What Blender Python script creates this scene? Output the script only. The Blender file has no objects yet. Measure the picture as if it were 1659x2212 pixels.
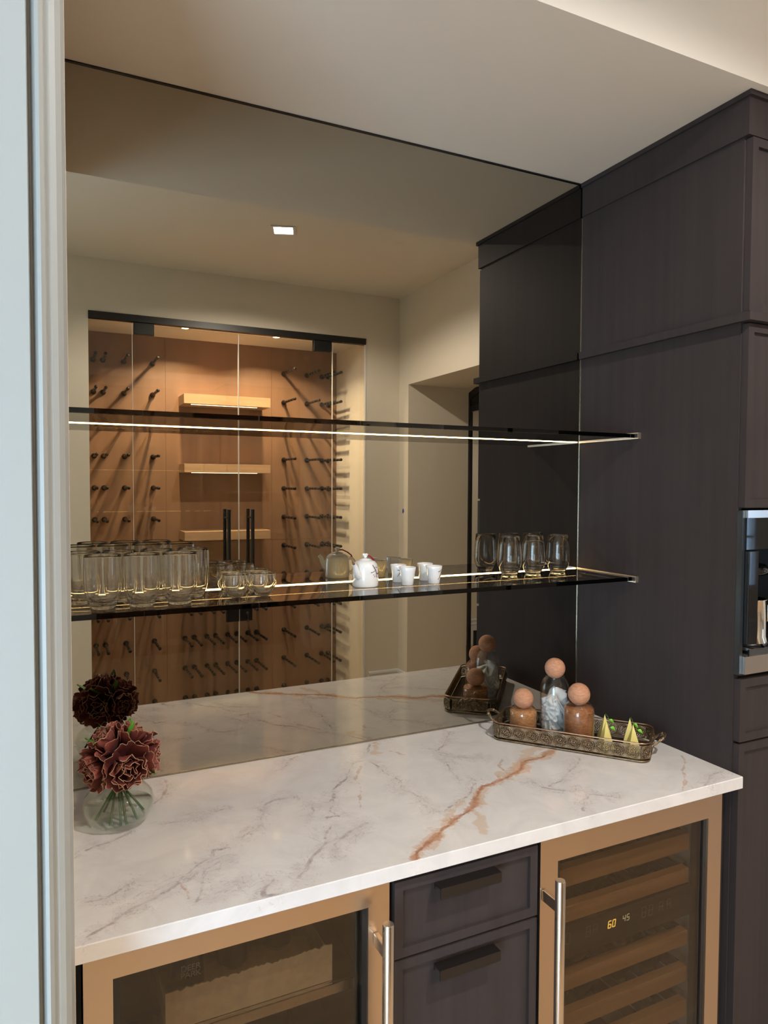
import bpy, math, random
import numpy as np
from mathutils import Vector, Matrix, noise as mnoise

random.seed(7)
scene = bpy.context.scene
COL = scene.collection
PI = math.pi

# ------------------------------------------------------------------ camera
CAM = Vector((-1.6523, -1.8943, 1.6792))
YAW, PITCH, ROLL, FPX = 0.44732, -0.037056, 0.004516, 1521.74
fw = Vector((math.sin(YAW) * math.cos(PITCH), math.cos(YAW) * math.cos(PITCH), math.sin(PITCH)))
rt = Vector((math.cos(YAW), -math.sin(YAW), 0)); up = rt.cross(fw)
r2 = rt * math.cos(ROLL) + up * math.sin(ROLL); u2 = up * math.cos(ROLL) - rt * math.sin(ROLL)
cd = bpy.data.cameras.new('camera'); cam = bpy.data.objects.new('camera', cd); COL.objects.link(cam)
M = Matrix.Identity(4)
for i in range(3):
    M[i][0] = r2[i]; M[i][1] = u2[i]; M[i][2] = -fw[i]; M[i][3] = CAM[i]
cam.matrix_world = M
cd.sensor_fit = 'VERTICAL'; cd.sensor_height = 36; cd.lens = FPX / 2212 * 36; cd.clip_start = 0.02
scene.camera = cam

# ------------------------------------------------------------------ world, daylight, exposure
w = bpy.data.worlds.new('sky'); scene.world = w; w.use_nodes = True
w.node_tree.nodes['Background'].inputs[0].default_value = (0.55, 0.75, 1.0, 1)
w.node_tree.nodes['Background'].inputs[1].default_value = 1.0

def area_light(name, loc, size, size_y, energy, color, direction):
    l = bpy.data.lights.new(name, 'AREA'); l.shape = 'RECTANGLE'; l.size = size; l.size_y = size_y
    l.energy = energy; l.color = color
    o = bpy.data.objects.new(name, l); COL.objects.link(o); o.location = loc
    o.rotation_euler = Vector(direction).to_track_quat('-Z', 'Y').to_euler()
    return o
# daylight arriving through the two windows (built below)
area_light('daylight_hall_window', (-3.45, -2.99, 1.055), 1.80, 1.98, 150, (0.58, 0.80, 1.0), (0, 1, 0))
area_light('daylight_side_window', (4.755, -4.485, 1.44), .78, 1.64, 18, (0.45, 0.68, 1.0), (0, 1, 0))

vs = scene.view_settings
scene.display_settings.display_device = 'sRGB'
vs.view_transform = 'Standard'; vs.look = 'None'; vs.gamma = 1; vs.use_curve_mapping = False
vs.exposure = 0.10
cy = scene.cycles
cy.max_bounces = 56; cy.diffuse_bounces = 4; cy.glossy_bounces = 16; cy.transmission_bounces = 56
cy.transparent_max_bounces = 20; cy.sample_clamp_indirect = 3.0; cy.blur_glossy = 0.3
cy.caustics_refractive = False
cy.use_denoising = True
cy.use_adaptive_sampling = True; cy.adaptive_threshold = 0.08; cy.adaptive_min_samples = 16

# ------------------------------------------------------------------ materials
MATS = {}
def nt(name):
    m = bpy.data.materials.new(name); m.use_nodes = True; MATS[name] = m
    t = m.node_tree; t.nodes.clear()
    out = t.nodes.new('ShaderNodeOutputMaterial')
    return m, t, out
def N(t, kind, **kw):
    n = t.nodes.new(kind)
    for k, v in kw.items():
        if k in ('op',): n.operation = v
        elif k.startswith('in_'):
            n.inputs[int(k[3:])].default_value = v
        else: setattr(n, k, v)
    return n
def mth(t, op, a, b=None, c=None, clamp=False):
    n = t.nodes.new('ShaderNodeMath'); n.operation = op; n.use_clamp = clamp
    for i, x in enumerate((a, b, c)):
        if x is None: continue
        if isinstance(x, (int, float)): n.inputs[i].default_value = x
        else: t.links.new(x, n.inputs[i])
    return n.outputs[0]
def mixc(t, fac, a, b):
    n = t.nodes.new('ShaderNodeMix'); n.data_type = 'RGBA'
    for s, x in ((0, fac), (6, a), (7, b)):
        if isinstance(x, (int, float)): n.inputs[s].default_value = x
        elif isinstance(x, tuple): n.inputs[s].default_value = (*x, 1) if len(x) == 3 else x
        else: t.links.new(x, n.inputs[s])
    return n.outputs[2]
def pbr(name, color, rough=0.5, metal=0.0, var=0.0, scale=(20, 20, 20), bump=0.0, bscale=None, spec=0.5, coat=0.0, color2=None, detail=4, sheen=0):
    m, t, out = nt(name)
    p = t.nodes.new('ShaderNodeBsdfPrincipled'); t.links.new(p.outputs[0], out.inputs[0])
    p.inputs['Base Color'].default_value = (*color, 1); p.inputs['Roughness'].default_value = rough
    p.inputs['Metallic'].default_value = metal; p.inputs['Specular IOR Level'].default_value = spec
    p.inputs['Coat Weight'].default_value = coat; p.inputs['Coat Roughness'].default_value = 0.08
    if var or bump or color2:
        tc = t.nodes.new('ShaderNodeTexCoord')
        def tex(sc):
            mp = t.nodes.new('ShaderNodeMapping'); mp.inputs['Scale'].default_value = sc
            t.links.new(tc.outputs['Object'], mp.inputs[0])
            nz = t.nodes.new('ShaderNodeTexNoise'); nz.inputs['Scale'].default_value = 1; nz.inputs['Detail'].default_value = detail
            t.links.new(mp.outputs[0], nz.inputs['Vector']); return nz.outputs[0]
        f = tex(scale)
        if var or color2:
            c2 = color2 or tuple(max(0, c * (1 - var)) for c in color)
            f2 = mth(t, 'MULTIPLY_ADD', f, 2.2, -0.6, clamp=True)
            t.links.new(mixc(t, f2, color, c2), p.inputs['Base Color'])
        if bump:
            b = t.nodes.new('ShaderNodeBump'); b.inputs['Strength'].default_value = bump; b.inputs['Distance'].default_value = 0.002
            t.links.new(tex(bscale) if bscale else f, b.inputs['Height']); t.links.new(b.outputs[0], p.inputs['Normal'])
    return m
def emit(name, color, strength):
    m, t, out = nt(name)
    e = t.nodes.new('ShaderNodeEmission'); e.inputs[0].default_value = (*color, 1); e.inputs[1].default_value = strength
    t.links.new(e.outputs[0], out.inputs[0]); return m
def pane(name, tint, ior=1.5, gloss=(1, 1, 1), rough=0.0):
    """a clear or smoked sheet: straight-through tinted transmission plus a Fresnel reflection"""
    m, t, out = nt(name)
    tr = t.nodes.new('ShaderNodeBsdfTransparent'); tr.inputs[0].default_value = (*tint, 1)
    g = t.nodes.new('ShaderNodeBsdfGlossy'); g.inputs[0].default_value = (*gloss, 1); g.inputs['Roughness'].default_value = rough
    fr = t.nodes.new('ShaderNodeFresnel')
    geo = t.nodes.new('ShaderNodeNewGeometry')      # a sheet reflects alike on both of its faces
    t.links.new(mth(t, 'MULTIPLY_ADD', geo.outputs['Backfacing'], 1 / ior - ior, ior), fr.inputs[0])
    mx = t.nodes.new('ShaderNodeMixShader')
    t.links.new(fr.outputs[0], mx.inputs[0]); t.links.new(tr.outputs[0], mx.inputs[1]); t.links.new(g.outputs[0], mx.inputs[2])
    t.links.new(mx.outputs[0], out.inputs[0]); return m
def glass(name, color=(1, 1, 1), ior=1.45, rough=0.0):
    m, t, out = nt(name)
    g = t.nodes.new('ShaderNodeBsdfGlass'); g.inputs[0].default_value = (*color, 1); g.inputs['IOR'].default_value = ior
    g.inputs['Roughness'].default_value = rough
    t.links.new(g.outputs[0], out.inputs[0]); return m

pbr('wall_paint', (0.72, 0.655, 0.555), 0.75, bump=0.05, bscale=(300, 300, 300))
pbr('ceiling_paint', (0.76, 0.71, 0.64), 0.85, bump=0.04, bscale=(300, 300, 300))
pbr('trim_paint', (0.70, 0.70, 0.69), 0.4)
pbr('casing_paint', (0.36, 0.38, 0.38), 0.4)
pbr('side_room_paint', (0.72, 0.66, 0.56), 0.7, bump=0.03, bscale=(300, 300, 300))
pbr('floor_wood', (0.52, 0.36, 0.22), 0.4, var=0.3, scale=(3, 60, 3), coat=0.2)
pbr('cabinet_wood', (0.052, 0.042, 0.042), 0.6, spec=.06, color2=(0.043, 0.035, 0.035), scale=(45, 45, 1.6), bump=0.05, bscale=(220, 220, 5))
pbr('cellar_wood', (0.325, 0.185, 0.112), 0.42, color2=(0.245, 0.135, 0.080), scale=(9, 9, 1.1), bump=0.02, bscale=(60, 60, 4))
pbr('oak_shelf', (0.55, 0.36, 0.22), 0.45, color2=(0.44, 0.27, 0.15), scale=(2.5, 40, 40))
pbr('cooler_wood', (0.40, 0.22, 0.10), 0.5, color2=(0.29, 0.15, 0.06), scale=(3, 60, 60))
pbr('black_metal', (0.006, 0.006, 0.007), 0.4)
pbr('bronze_black', (0.018, 0.015, 0.014), 0.32, metal=0.3)
pbr('black_plastic', (0.014, 0.014, 0.015), 0.3)
pbr('black_gloss', (0.006, 0.006, 0.007), 0.03)
pbr('black_matte', (0.010, 0.010, 0.011), 0.7)
pbr('steel', (0.60, 0.49, 0.39), 0.32, metal=1.0, bump=0.02, bscale=(4, 400, 400))
pbr('steel_bright', (0.72, 0.68, 0.64), 0.22, metal=1.0)
pbr('champagne', (0.62, 0.50, 0.40), 0.35, metal=0.9)
pbr('chrome', (0.8, 0.8, 0.8), 0.06, metal=1.0)
pbr('porcelain', (0.86, 0.86, 0.86), 0.12, coat=0.5)
pbr('paint_branch', (0.16, 0.09, 0.07), 0.5)
pbr('paint_blossom', (0.55, 0.20, 0.18), 0.5)
pbr('red_cord', (0.35, 0.01, 0.04), 0.6)
pbr('cork', (0.60, 0.31, 0.19), 0.85, color2=(0.44, 0.20, 0.11), scale=(80, 80, 260), bump=0.5, bscale=(160, 160, 420))
pbr('grain_light', (0.56, 0.27, 0.11), 0.8, color2=(0.30, 0.12, 0.04), scale=(105, 105, 300), bump=1.0, bscale=(105, 105, 300))
pbr('grain_dark', (0.40, 0.16, 0.06), 0.8, color2=(0.20, 0.07, 0.02), scale=(105, 105, 300), bump=1.0, bscale=(105, 105, 300))
pbr('paper_white', (0.62, 0.63, 0.64), 0.6)
pbr('antique_brass', (0.36, 0.265, 0.17), 0.42, metal=0.9, color2=(0.17, 0.12, 0.075), scale=(90, 90, 90))
pbr('rim_copper', (0.48, 0.30, 0.19), 0.3, metal=0.95)
pbr('tray_floor', (0.085, 0.065, 0.05), 0.3, metal=0.6, var=0.4, scale=(40, 40, 40))
pbr('tea_yellow', (0.80, 0.70, 0.24), 0.6)
pbr('tea_ink', (0.16, 0.17, 0.06), 0.6)
pbr('leaf_green', (0.12, 0.36, 0.03), 0.5, color2=(0.06, 0.22, 0.02), scale=(60, 60, 60))
pbr('leaf_lime', (0.22, 0.62, 0.06), 0.5)
pbr('stem_green', (0.045, 0.09, 0.03), 0.5)
pbr('cardboard', (0.60, 0.42, 0.25), 0.8, var=0.2, scale=(60, 60, 60))
pbr('can_dark', (0.05, 0.05, 0.06), 0.35, metal=0.3)
pbr('label_grey', (0.42, 0.43, 0.42), 0.6)
pbr('wine_glass_dark', (0.012, 0.016, 0.010), 0.12, coat=0.5)
pbr('cooler_liner', (0.42, 0.42, 0.38), 0.5)
pbr('icon_grey', (0.12, 0.12, 0.11), 0.4)
pbr('tape_blue', (0.05, 0.12, 0.42), 0.6)
pbr('mirror_edge', (0.30, 0.27, 0.22), 0.25, metal=0.8)
emit('led_warm', (1.0, 0.70, 0.28), 18)
emit('led_cellar', (1.0, 0.80, 0.45), 16)
emit('lens_white', (1.0, 0.93, 0.84), 60)
emit('lens_warm', (1.0, 0.72, 0.36), 30)
emit('digit_amber', (1.0, 0.62, 0.10), 1.6)
emit('digit_pale', (0.9, 0.75, 0.42), 0.7)
pane('smoked_face', (0.54, 0.51, 0.49))
pane('smoked_edge', (0.012, 0.013, 0.016), gloss=(0.6, 0.6, 0.65))
pane('clear_pane', (0.955, 0.965, 0.955))
pane('cooler_pane', (0.68, 0.65, 0.61))
pane('window_pane', (0.97, 0.98, 0.98))
pane('tumbler_pane', (0.965, 0.965, 0.96), 1.75)
pane('jar_pane', (0.97, 0.975, 0.97))
pane('vase_pane', (0.975, 0.988, 0.975))
pane('water_pane', (0.965, 0.985, 0.965), 1.33)
glass('clear_glass', (0.99, 0.99, 0.985), 1.47)
glass('vase_glass', (0.93, 0.96, 0.93), 1.45)
glass('water', (0.93, 0.97, 0.93), 1.33)
glass('pet_clear', (0.9, 0.92, 0.95), 1.2)

def make_mirror():
    m, t, out = nt('bronze_mirror')
    g = t.nodes.new('ShaderNodeBsdfGlossy'); g.inputs[0].default_value = (0.425, 0.395, 0.335, 1); g.inputs['Roughness'].default_value = 0.0
    t.links.new(g.outputs[0], out.inputs[0])
make_mirror()

def make_marble():
    m, t, out = nt('marble')
    p = t.nodes.new('ShaderNodeBsdfPrincipled'); t.links.new(p.outputs[0], out.inputs[0])
    p.inputs['Roughness'].default_value = 0.07; p.inputs['Specular IOR Level'].default_value = 0.5
    tc = t.nodes.new('ShaderNodeTexCoord').outputs['Object']
    def nz(sc, det=6, dist=0.0, rgh=0.6):
        n = t.nodes.new('ShaderNodeTexNoise'); n.inputs['Scale'].default_value = sc; n.inputs['Detail'].default_value = det
        n.inputs['Distortion'].default_value = dist; n.inputs['Roughness'].default_value = rgh
        t.links.new(tc, n.inputs['Vector']); return n.outputs[0]
    def att(nm):
        a = t.nodes.new('ShaderNodeAttribute'); a.attribute_name = nm; return a.outputs['Fac']
    def band(d, w0, w1):   # 1 inside w0 falling to 0 at w1
        n = t.nodes.new('ShaderNodeMapRange'); n.interpolation_type = 'SMOOTHSTEP'
        n.inputs[1].default_value = w0; n.inputs[2].default_value = w1; n.inputs[3].default_value = 1; n.inputs[4].default_value = 0
        t.links.new(d, n.inputs[0]); return n.outputs[0]
    fine = nz(60, 5, 0, .65); mid = nz(17, 5, .6, .6); cl = nz(8, 4, 1.5); rag = nz(28, 6, .4, .65)
    cap = nz(15, 4, 1.6, .55); cap2 = nz(31, 4, 1.2, .55)
    def ridge(n_, w_):      # hair lines where a noise field crosses its middle
        return band(mth(t, 'ABSOLUTE', mth(t, 'SUBTRACT', n_, .5)), w_ * .15, w_)
    base = mixc(t, mth(t, 'MULTIPLY_ADD', cl, 2.4, -0.85, clamp=True), (0.70, 0.685, 0.695), (0.61, 0.595, 0.61))
    ag, asg, ar, at_ = att('vein_grey'), att('vein_strong'), att('vein_rust'), att('vein_tan')
    anyg = mth(t, 'MINIMUM', ag, asg)
    # smoky halo around every grey vein
    dh = mth(t, 'ADD', anyg, mth(t, 'MULTIPLY_ADD', mid, .11, -.055))
    halo = mth(t, 'MULTIPLY', band(dh, -.004, .030), mth(t, 'MULTIPLY_ADD', rag, 2.6, -.85, clamp=True))
    base = mixc(t, mth(t, 'MULTIPLY', halo, .36), base, (0.40, 0.35, 0.38))
    # capillaries close to the veins
    near = band(mth(t, 'ADD', anyg, mth(t, 'MULTIPLY_ADD', mid, .10, -.05)), .004, .050)
    base = mixc(t, mth(t, 'MULTIPLY', mth(t, 'MULTIPLY', ridge(cap, .012), near), .42), base, (0.30, 0.23, 0.25))
    base = mixc(t, mth(t, 'MULTIPLY', mth(t, 'MULTIPLY', ridge(cap2, .014), near), .26), base, (0.34, 0.24, 0.24))
    # thin grey lines, fading in and out along their length
    wob = mth(t, 'MULTIPLY_ADD', rag, .020, -.010); fw_ = mth(t, 'MULTIPLY_ADD', fine, .010, -.005)
    dg = mth(t, 'ADD', mth(t, 'ABSOLUTE', mth(t, 'ADD', ag, wob)), fw_)
    base = mixc(t, mth(t, 'MULTIPLY', mth(t, 'MULTIPLY', band(dg, 0., .0034), mth(t, 'MULTIPLY_ADD', mid, 3.0, -1.0, clamp=True)), .74), base, (0.22, 0.165, 0.185))
    ds = mth(t, 'ADD', mth(t, 'ABSOLUTE', mth(t, 'ADD', asg, wob)), fw_)
    base = mixc(t, mth(t, 'MULTIPLY', mth(t, 'MULTIPLY', band(ds, 0., .0052), mth(t, 'MULTIPLY_ADD', mid, 2.6, -.55, clamp=True)), .66), base, (0.24, 0.175, 0.20))
    # tan clouds, rust body and its dark core
    dt = mth(t, 'ADD', at_, mth(t, 'MULTIPLY_ADD', mid, .09, -.045))
    base = mixc(t, mth(t, 'MULTIPLY', band(dt, .010, .017), .50), base, (0.56, 0.39, 0.25))
    do = mth(t, 'ADD', ar, mth(t, 'MULTIPLY_ADD', mid, .115, -.0575))
    base = mixc(t, mth(t, 'MULTIPLY', band(do, .010, .017), .52), base, (0.56, 0.35, 0.22))
    do1 = mth(t, 'ADD', ar, mth(t, 'MULTIPLY_ADD', rag, .062, -.031))
    base = mixc(t, mth(t, 'MULTIPLY', band(do1, .003, .010), .62), base, (0.46, 0.20, 0.09))
    do2 = mth(t, 'ADD', ar, mth(t, 'MULTIPLY_ADD', fine, .022, -.011))
    base = mixc(t, mth(t, 'MULTIPLY', mth(t, 'MULTIPLY', band(do2, .0005, .0050), mth(t, 'MULTIPLY_ADD', rag, 3.0, -.95, clamp=True)), .80), base, (0.26, 0.075, 0.03))
    nearr = band(ar, .006, .045)
    base = mixc(t, mth(t, 'MULTIPLY', mth(t, 'MULTIPLY', ridge(cap2, .016), nearr), .38), base, (0.42, 0.22, 0.13))
    dr = mth(t, 'ADD', mth(t, 'ABSOLUTE', mth(t, 'ADD', att('vein_red'), wob)), fw_)
    base = mixc(t, mth(t, 'MULTIPLY', band(dr, 0., .0038), .50), base, (0.44, 0.22, 0.13))
    t.links.new(base, p.inputs['Base Color'])
make_marble()

def make_petal():
    m, t, out = nt('peony_petal')
    p = t.nodes.new('ShaderNodeBsdfPrincipled'); t.links.new(p.outputs[0], out.inputs[0])
    p.inputs['Roughness'].default_value = 0.6
    a = t.nodes.new('ShaderNodeAttribute'); a.attribute_name = 'along'
    e = t.nodes.new('ShaderNodeAttribute'); e.attribute_name = 'edge'
    oi = t.nodes.new('ShaderNodeObjectInfo')
    c = mixc(t, mth(t, 'POWER', a.outputs['Fac'], 1.5), (0.055, 0.010, 0.014), (0.36, 0.092, 0.068))
    c = mixc(t, mth(t, 'MULTIPLY', oi.outputs['Random'], 0.6), c, (0.10, 0.018, 0.022))
    c = mixc(t, mth(t, 'MULTIPLY', e.outputs['Fac'], mth(t, 'MULTIPLY_ADD', oi.outputs['Random'], .6, .4)), c, (0.74, 0.48, 0.30))
    t.links.new(c, p.inputs['Base Color'])
make_petal()

# ------------------------------------------------------------------ mesh helpers
class MB:
    def __init__(s): s.v = []; s.f = []; s.sm = []; s.mi = []
    def add(s, vs, fs, smooth=False, mi=0):
        o = len(s.v); s.v += [tuple(p) for p in vs]
        for f in fs: s.f.append(tuple(i + o for i in f)); s.sm.append(smooth); s.mi.append(mi)
        return s
    def box(s, x0, x1, y0, y1, z0, z1, mi=0):
        if x0 > x1: x0, x1 = x1, x0
        if y0 > y1: y0, y1 = y1, y0
        if z0 > z1: z0, z1 = z1, z0
        v = [(x, y, z) for z in (z0, z1) for y in (y0, y1) for x in (x0, x1)]
        return s.add(v, [(0, 2, 3, 1), (4, 5, 7, 6), (0, 1, 5, 4), (2, 6, 7, 3), (0, 4, 6, 2), (1, 3, 7, 5)], mi=mi)
    def lathe(s, prof, n=32, c=(0, 0, 0), mi=0, smooth=True, flip=False):
        vs = []; idx = []
        for r, z in prof:
            if r < 1e-6: idx.append([len(vs)]); vs.append((c[0], c[1], c[2] + z))
            else:
                idx.append(list(range(len(vs), len(vs) + n)))
                vs += [(c[0] + r * math.cos(2 * PI * k / n), c[1] + r * math.sin(2 * PI * k / n), c[2] + z) for k in range(n)]
        fs = []
        for a, b in zip(idx[:-1], idx[1:]):
            for k in range(n):
                k2 = (k + 1) % n
                if len(a) == 1 and len(b) == 1: continue
                if len(a) == 1: f = (a[0], b[k2], b[k])
                elif len(b) == 1: f = (a[k], a[k2], b[0])
                else: f = (a[k], a[k2], b[k2], b[k])
                fs.append(f[::-1] if flip else f)
        return s.add(vs, fs, smooth, mi)
    def tube(s, pts, r, n=10, cap=True, mi=0, smooth=True, flat=1.0):
        pts = [Vector(p) for p in pts]; m = len(pts)
        rr = r if isinstance(r, (list, tuple)) else [r] * m
        vs = []; fs = []; ref = None
        for i, p in enumerate(pts):
            d = (pts[min(i + 1, m - 1)] - pts[max(i - 1, 0)]).normalized()
            if ref is None:
                ref = Vector((0, 0, 1)) if abs(d.z) < 0.9 else Vector((1, 0, 0))
            a = (ref - d * ref.dot(d)).normalized(); b = d.cross(a); ref = a
            vs += [p + a * (rr[i] * flat * math.cos(2 * PI * k / n)) + b * (rr[i] * math.sin(2 * PI * k / n)) for k in range(n)]
        for i in range(m - 1):
            for k in range(n):
                k2 = (k + 1) % n
                fs.append((i * n + k, i * n + k2, (i + 1) * n + k2, (i + 1) * n + k))
        s.add(vs, fs, smooth, mi)
        if cap:
            s.add(vs[:n], [tuple(range(n))[::-1]], False, mi); s.add(vs[-n:], [tuple(range(n))], False, mi)
        return s
    def prism(s, poly, axis, a0, a1, mi=0, smooth=False):
        """poly: list of 2-D points (the two other axes in order), extruded along axis 0/1/2"""
        n = len(poly)
        def P(p, a):
            q = list(p); q.insert(axis, a); return tuple(q)
        v = [P(p, a0) for p in poly] + [P(p, a1) for p in poly]
        s.add(v, [(i, (i + 1) % n, (i + 1) % n + n, i + n) for i in range(n)], smooth, mi)
        s.add(v, [tuple(range(n))[::-1], tuple(range(n, 2 * n))], False, mi)
        return s
    def sphere(s, c, r, n=20, mi=0, sz=1.0):
        prof = [(max(0, r * math.sin(PI * k / (n // 2))) if 0 < k < n // 2 else 0, -r * sz * math.cos(PI * k / (n // 2))) for k in range(n // 2 + 1)]
        return s.lathe(prof, n, c, mi)
    def mesh(s, name, mats, shift=(0, 0, 0), fix=True):
        me = bpy.data.meshes.new(name)
        me.from_pydata([(a - shift[0], b - shift[1], c - shift[2]) for a, b, c in s.v], [], s.f)
        for m in (mats if isinstance(mats, (list, tuple)) else [mats]): me.materials.append(MATS[m])
        me.polygons.foreach_set('use_smooth', s.sm); me.polygons.foreach_set('material_index', s.mi)
        if fix:
            import bmesh
            bm = bmesh.new(); bm.from_mesh(me); bmesh.ops.recalc_face_normals(bm, faces=bm.faces[:]); bm.to_mesh(me); bm.free()
        me.update(); return me
    def bounds(s):
        a = np.array(s.v); return a.min(0), a.max(0)

def props(o, label=None, cat=None, group=None, kind=None):
    for k, v in (('label', label), ('category', cat), ('group', group), ('kind', kind)):
        if v: o[k] = v
    return o
def link(name, me, parent=None, loc=None):
    o = bpy.data.objects.new(name, me); COL.objects.link(o)
    if parent: o.parent = parent
    if loc is not None: o.location = loc
    return o
def empty(name, loc, rz=0, **kw):
    o = bpy.data.objects.new(name, None); COL.objects.link(o); o.empty_display_size = 0.05
    o.location = loc; o.rotation_euler = (0, 0, rz); return props(o, **kw)
def bevel(o, wd, seg=2):
    b = o.modifiers.new('bevel', 'BEVEL'); b.width = wd; b.segments = seg; b.limit_method = 'ANGLE'; b.angle_limit = 0.6
    return o
def world_pos(o):
    p = Vector((0, 0, 0))
    while o: p += o.location; o = o.parent
    return p
def part(name, mb, mats, root, bev=0, fix=True):
    """mesh given in world coordinates, stored relative to an unrotated root"""
    o = link(name, mb.mesh(name, mats, world_pos(root), fix), root)
    if bev: bevel(o, bev)
    return o
def lpart(name, mb, mats, root, bev=0, loc=None, fix=True):
    """mesh given in the root's own coordinates"""
    o = link(name, mb.mesh(name, mats, (0, 0, 0), fix), root, loc)
    if bev: bevel(o, bev)
    return o
def solo(name, mb, mats, label=None, cat=None, group=None, kind=None, bev=0, fix=True):
    a, b = mb.bounds(); c = ((a[0] + b[0]) / 2, (a[1] + b[1]) / 2, a[2])
    o = link(name, mb.mesh(name, mats, c, fix), None, c)
    if bev: bevel(o, bev)
    return props(o, label, cat, group, kind)
def struct(name, mb, mats, label=None, bev=0):
    return solo(name, mb, mats, label, None, None, 'structure', bev)
def B(*a): return MB().box(*a)

# ------------------------------------------------------------------ the place
ZC, ZM, YS = 2.70, 3.095, -0.662          # soffit height, hall ceiling height, soffit front
YF, YB = -2.915, -3.493                   # cellar wall, cellar back
XL, XW = -1.622, 0.78                     # bar niche left side, hall right wall
ZK, CT = 0.915, 0.032                     # worktop height, thickness
ZS, ZU, SD, ST = 1.399, 1.831, 0.259, 0.012   # lower shelf top, upper shelf underside, depth, thickness

struct('floor', B(-5.1, 5.8, -4.6, 0.2, -0.1, 0.0), 'floor_wood', 'warm brown wooden floor of the hall')
mb = B(-5.1, XW + .1, -3.7, YS, ZM, ZM + .1)
struct('ceiling', mb, 'ceiling_paint', 'cream painted ceiling of the hall')
struct('ceiling_soffit', B(XL, XW + .6, YS, 0.2, ZC, ZM + .1), 'ceiling_paint', 'lowered cream ceiling above the bar')
struct('wall_back', B(XL - .02, 1.4, 0.008, 0.2, 0, ZC), 'wall_paint')
struct('wall_left', B(-5.1, XL, -0.80, 0.2, 0, ZM), 'wall_paint', 'wall to the left of the bar behind the white casing')
struct('wall_left_end', B(-5.2, -5.1, -3.1, 0.2, 0, ZM + .1), 'wall_paint')
# far (cellar) wall with the cellar opening and the hall window
wx0, wx1, wz0, wz1 = -4.40, -2.50, 0.03, 2.08
mb = MB()
mb.box(-5.1, wx0, YF - .1, YF, 0, ZM).box(wx0, wx1, YF - .1, YF, 0, wz0).box(wx0, wx1, YF - .1, YF, wz1, ZM)
mb.box(wx1, -1.403, YF - .1, YF, 0, ZM).box(-1.403, 0.498, YF - .1, YF, 2.768, ZM).box(0.498, XW, YF - .1, YF, 0, ZM)
struct('wall_far', mb, 'wall_paint', 'cream wall around the glazed wine cellar, seen in the mirror')
# hall right wall with the deep cased opening
oy0, oy1, oz = -2.765, -0.95, 2.432
mb = MB()
mb.box(XW, 1.30, YF - .1, oy0, 0, ZM).box(XW, 1.30, oy0, oy1, oz, ZM).box(XW + .002, 1.30, oy1, 0.008, 0, ZM)
struct('wall_right', mb, 'wall_paint', 'cream wall with a deep doorway, seen in the mirror')
# cellar shell
mb = B(-1.50, -1.45, YB - .05, YF - .1, 0, 2.80); struct('wall_cellar_left', mb, 'wall_paint')
mb = B(0.498, 0.55, YB - .05, YF - .1, 0, 2.80); struct('wall_cellar_right', mb, 'ceiling_paint', 'pale side wall inside the wine cellar')
mb = B(-1.50, 0.55, YB - .08, YB - .022, 0, 2.80); struct('wall_cellar_back', mb, 'cellar_wood')
mb = B(-1.45, 0.498, YB - .05, YF - .1, 2.758, 2.80); struct('ceiling_cellar', mb, 'ceiling_paint')
# side room beyond the doorway
struct('wall_side_far', MB().box(1.30, 4.35, -4.5, -4.4, 0, 2.9).box(5.16, 5.8, -4.5, -4.4, 0, 2.9).box(4.35, 5.16, -4.5, -4.4, 0, .60).box(4.35, 5.16, -4.5, -4.4, 2.28, 2.9), 'side_room_paint', 'bright cream wall of the room beyond the doorway')
struct('wall_side_right', B(5.8, 5.9, -4.5, 0.2, 0, 2.9), 'side_room_paint')
struct('wall_side_near', B(1.4, 5.8, 0.1, 0.2, 0, 2.9), 'side_room_paint')
struct('wall_side_left', B(1.25, 1.30, -4.5, YF - .1, 0, 2.9), 'side_room_paint')
struct('ceiling_side', B(1.30, 5.9, -4.5, 0.2, 2.9, 3.0), 'trim_paint')

def baseboard(name, segs, label=None):
    """segs: (x0,y0,x1,y1,nx,ny) wall line and outward normal"""
    mb = MB(); prof = [(0.0, 0), (0.016, 0), (0.016, 0.205), (0.020, 0.212), (0.020, 0.222), (0.013, 0.230), (0.013, 0.248), (0.017, 0.256), (0.014, 0.268), (0.004, 0.275), (0, 0.275)]
    for x0, y0, x1, y1, nx, ny in segs:
        n = len(prof)
        v = [(x0 + nx * d, y0 + ny * d, z) for d, z in prof] + [(x1 + nx * d, y1 + ny * d, z) for d, z in prof]
        mb.add(v, [(i, (i + 1) % n, (i + 1) % n + n, i + n) for i in range(n)]); mb.add(v, [tuple(range(n)), tuple(range(n, 2 * n))])
    struct(name, mb, 'trim_paint', label)
baseboard('baseboard_far', [(0.53, YF, XW, YF, 0, 1)], 'tall white baseboard beside the cellar')
baseboard('baseboard_right', [(XW, YF, XW, oy0 - .003, -1, 0)])
baseboard('baseboard_side', [(1.30, -4.4, 5.8, -4.4, 0, 1)])
# cellar opening corner bead / casing strip on the right
struct('trim_2', B(0.494, 0.502, YF - .02, YF + .004, 0, 2.768), 'trim_paint')

# white casing beside the niche
cas = [(-1.6225, -0.80), (-1.6235, -0.822), (-1.628, -0.838), (-1.635, -0.848), (-1.642, -0.853), (-1.648, -0.853), (-1.6495, -0.862),
       (-1.6545, -0.868), (-1.659, -0.866), (-1.6625, -0.860), (-1.6645, -0.853), (-1.6675, -0.853), (-1.669, -0.872), (-1.80, -0.872), (-1.80, -0.80)]
struct('trim_1', MB().prism(cas, 2, 0, ZM), 'casing_paint', 'white moulded door casing at the left edge')

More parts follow.
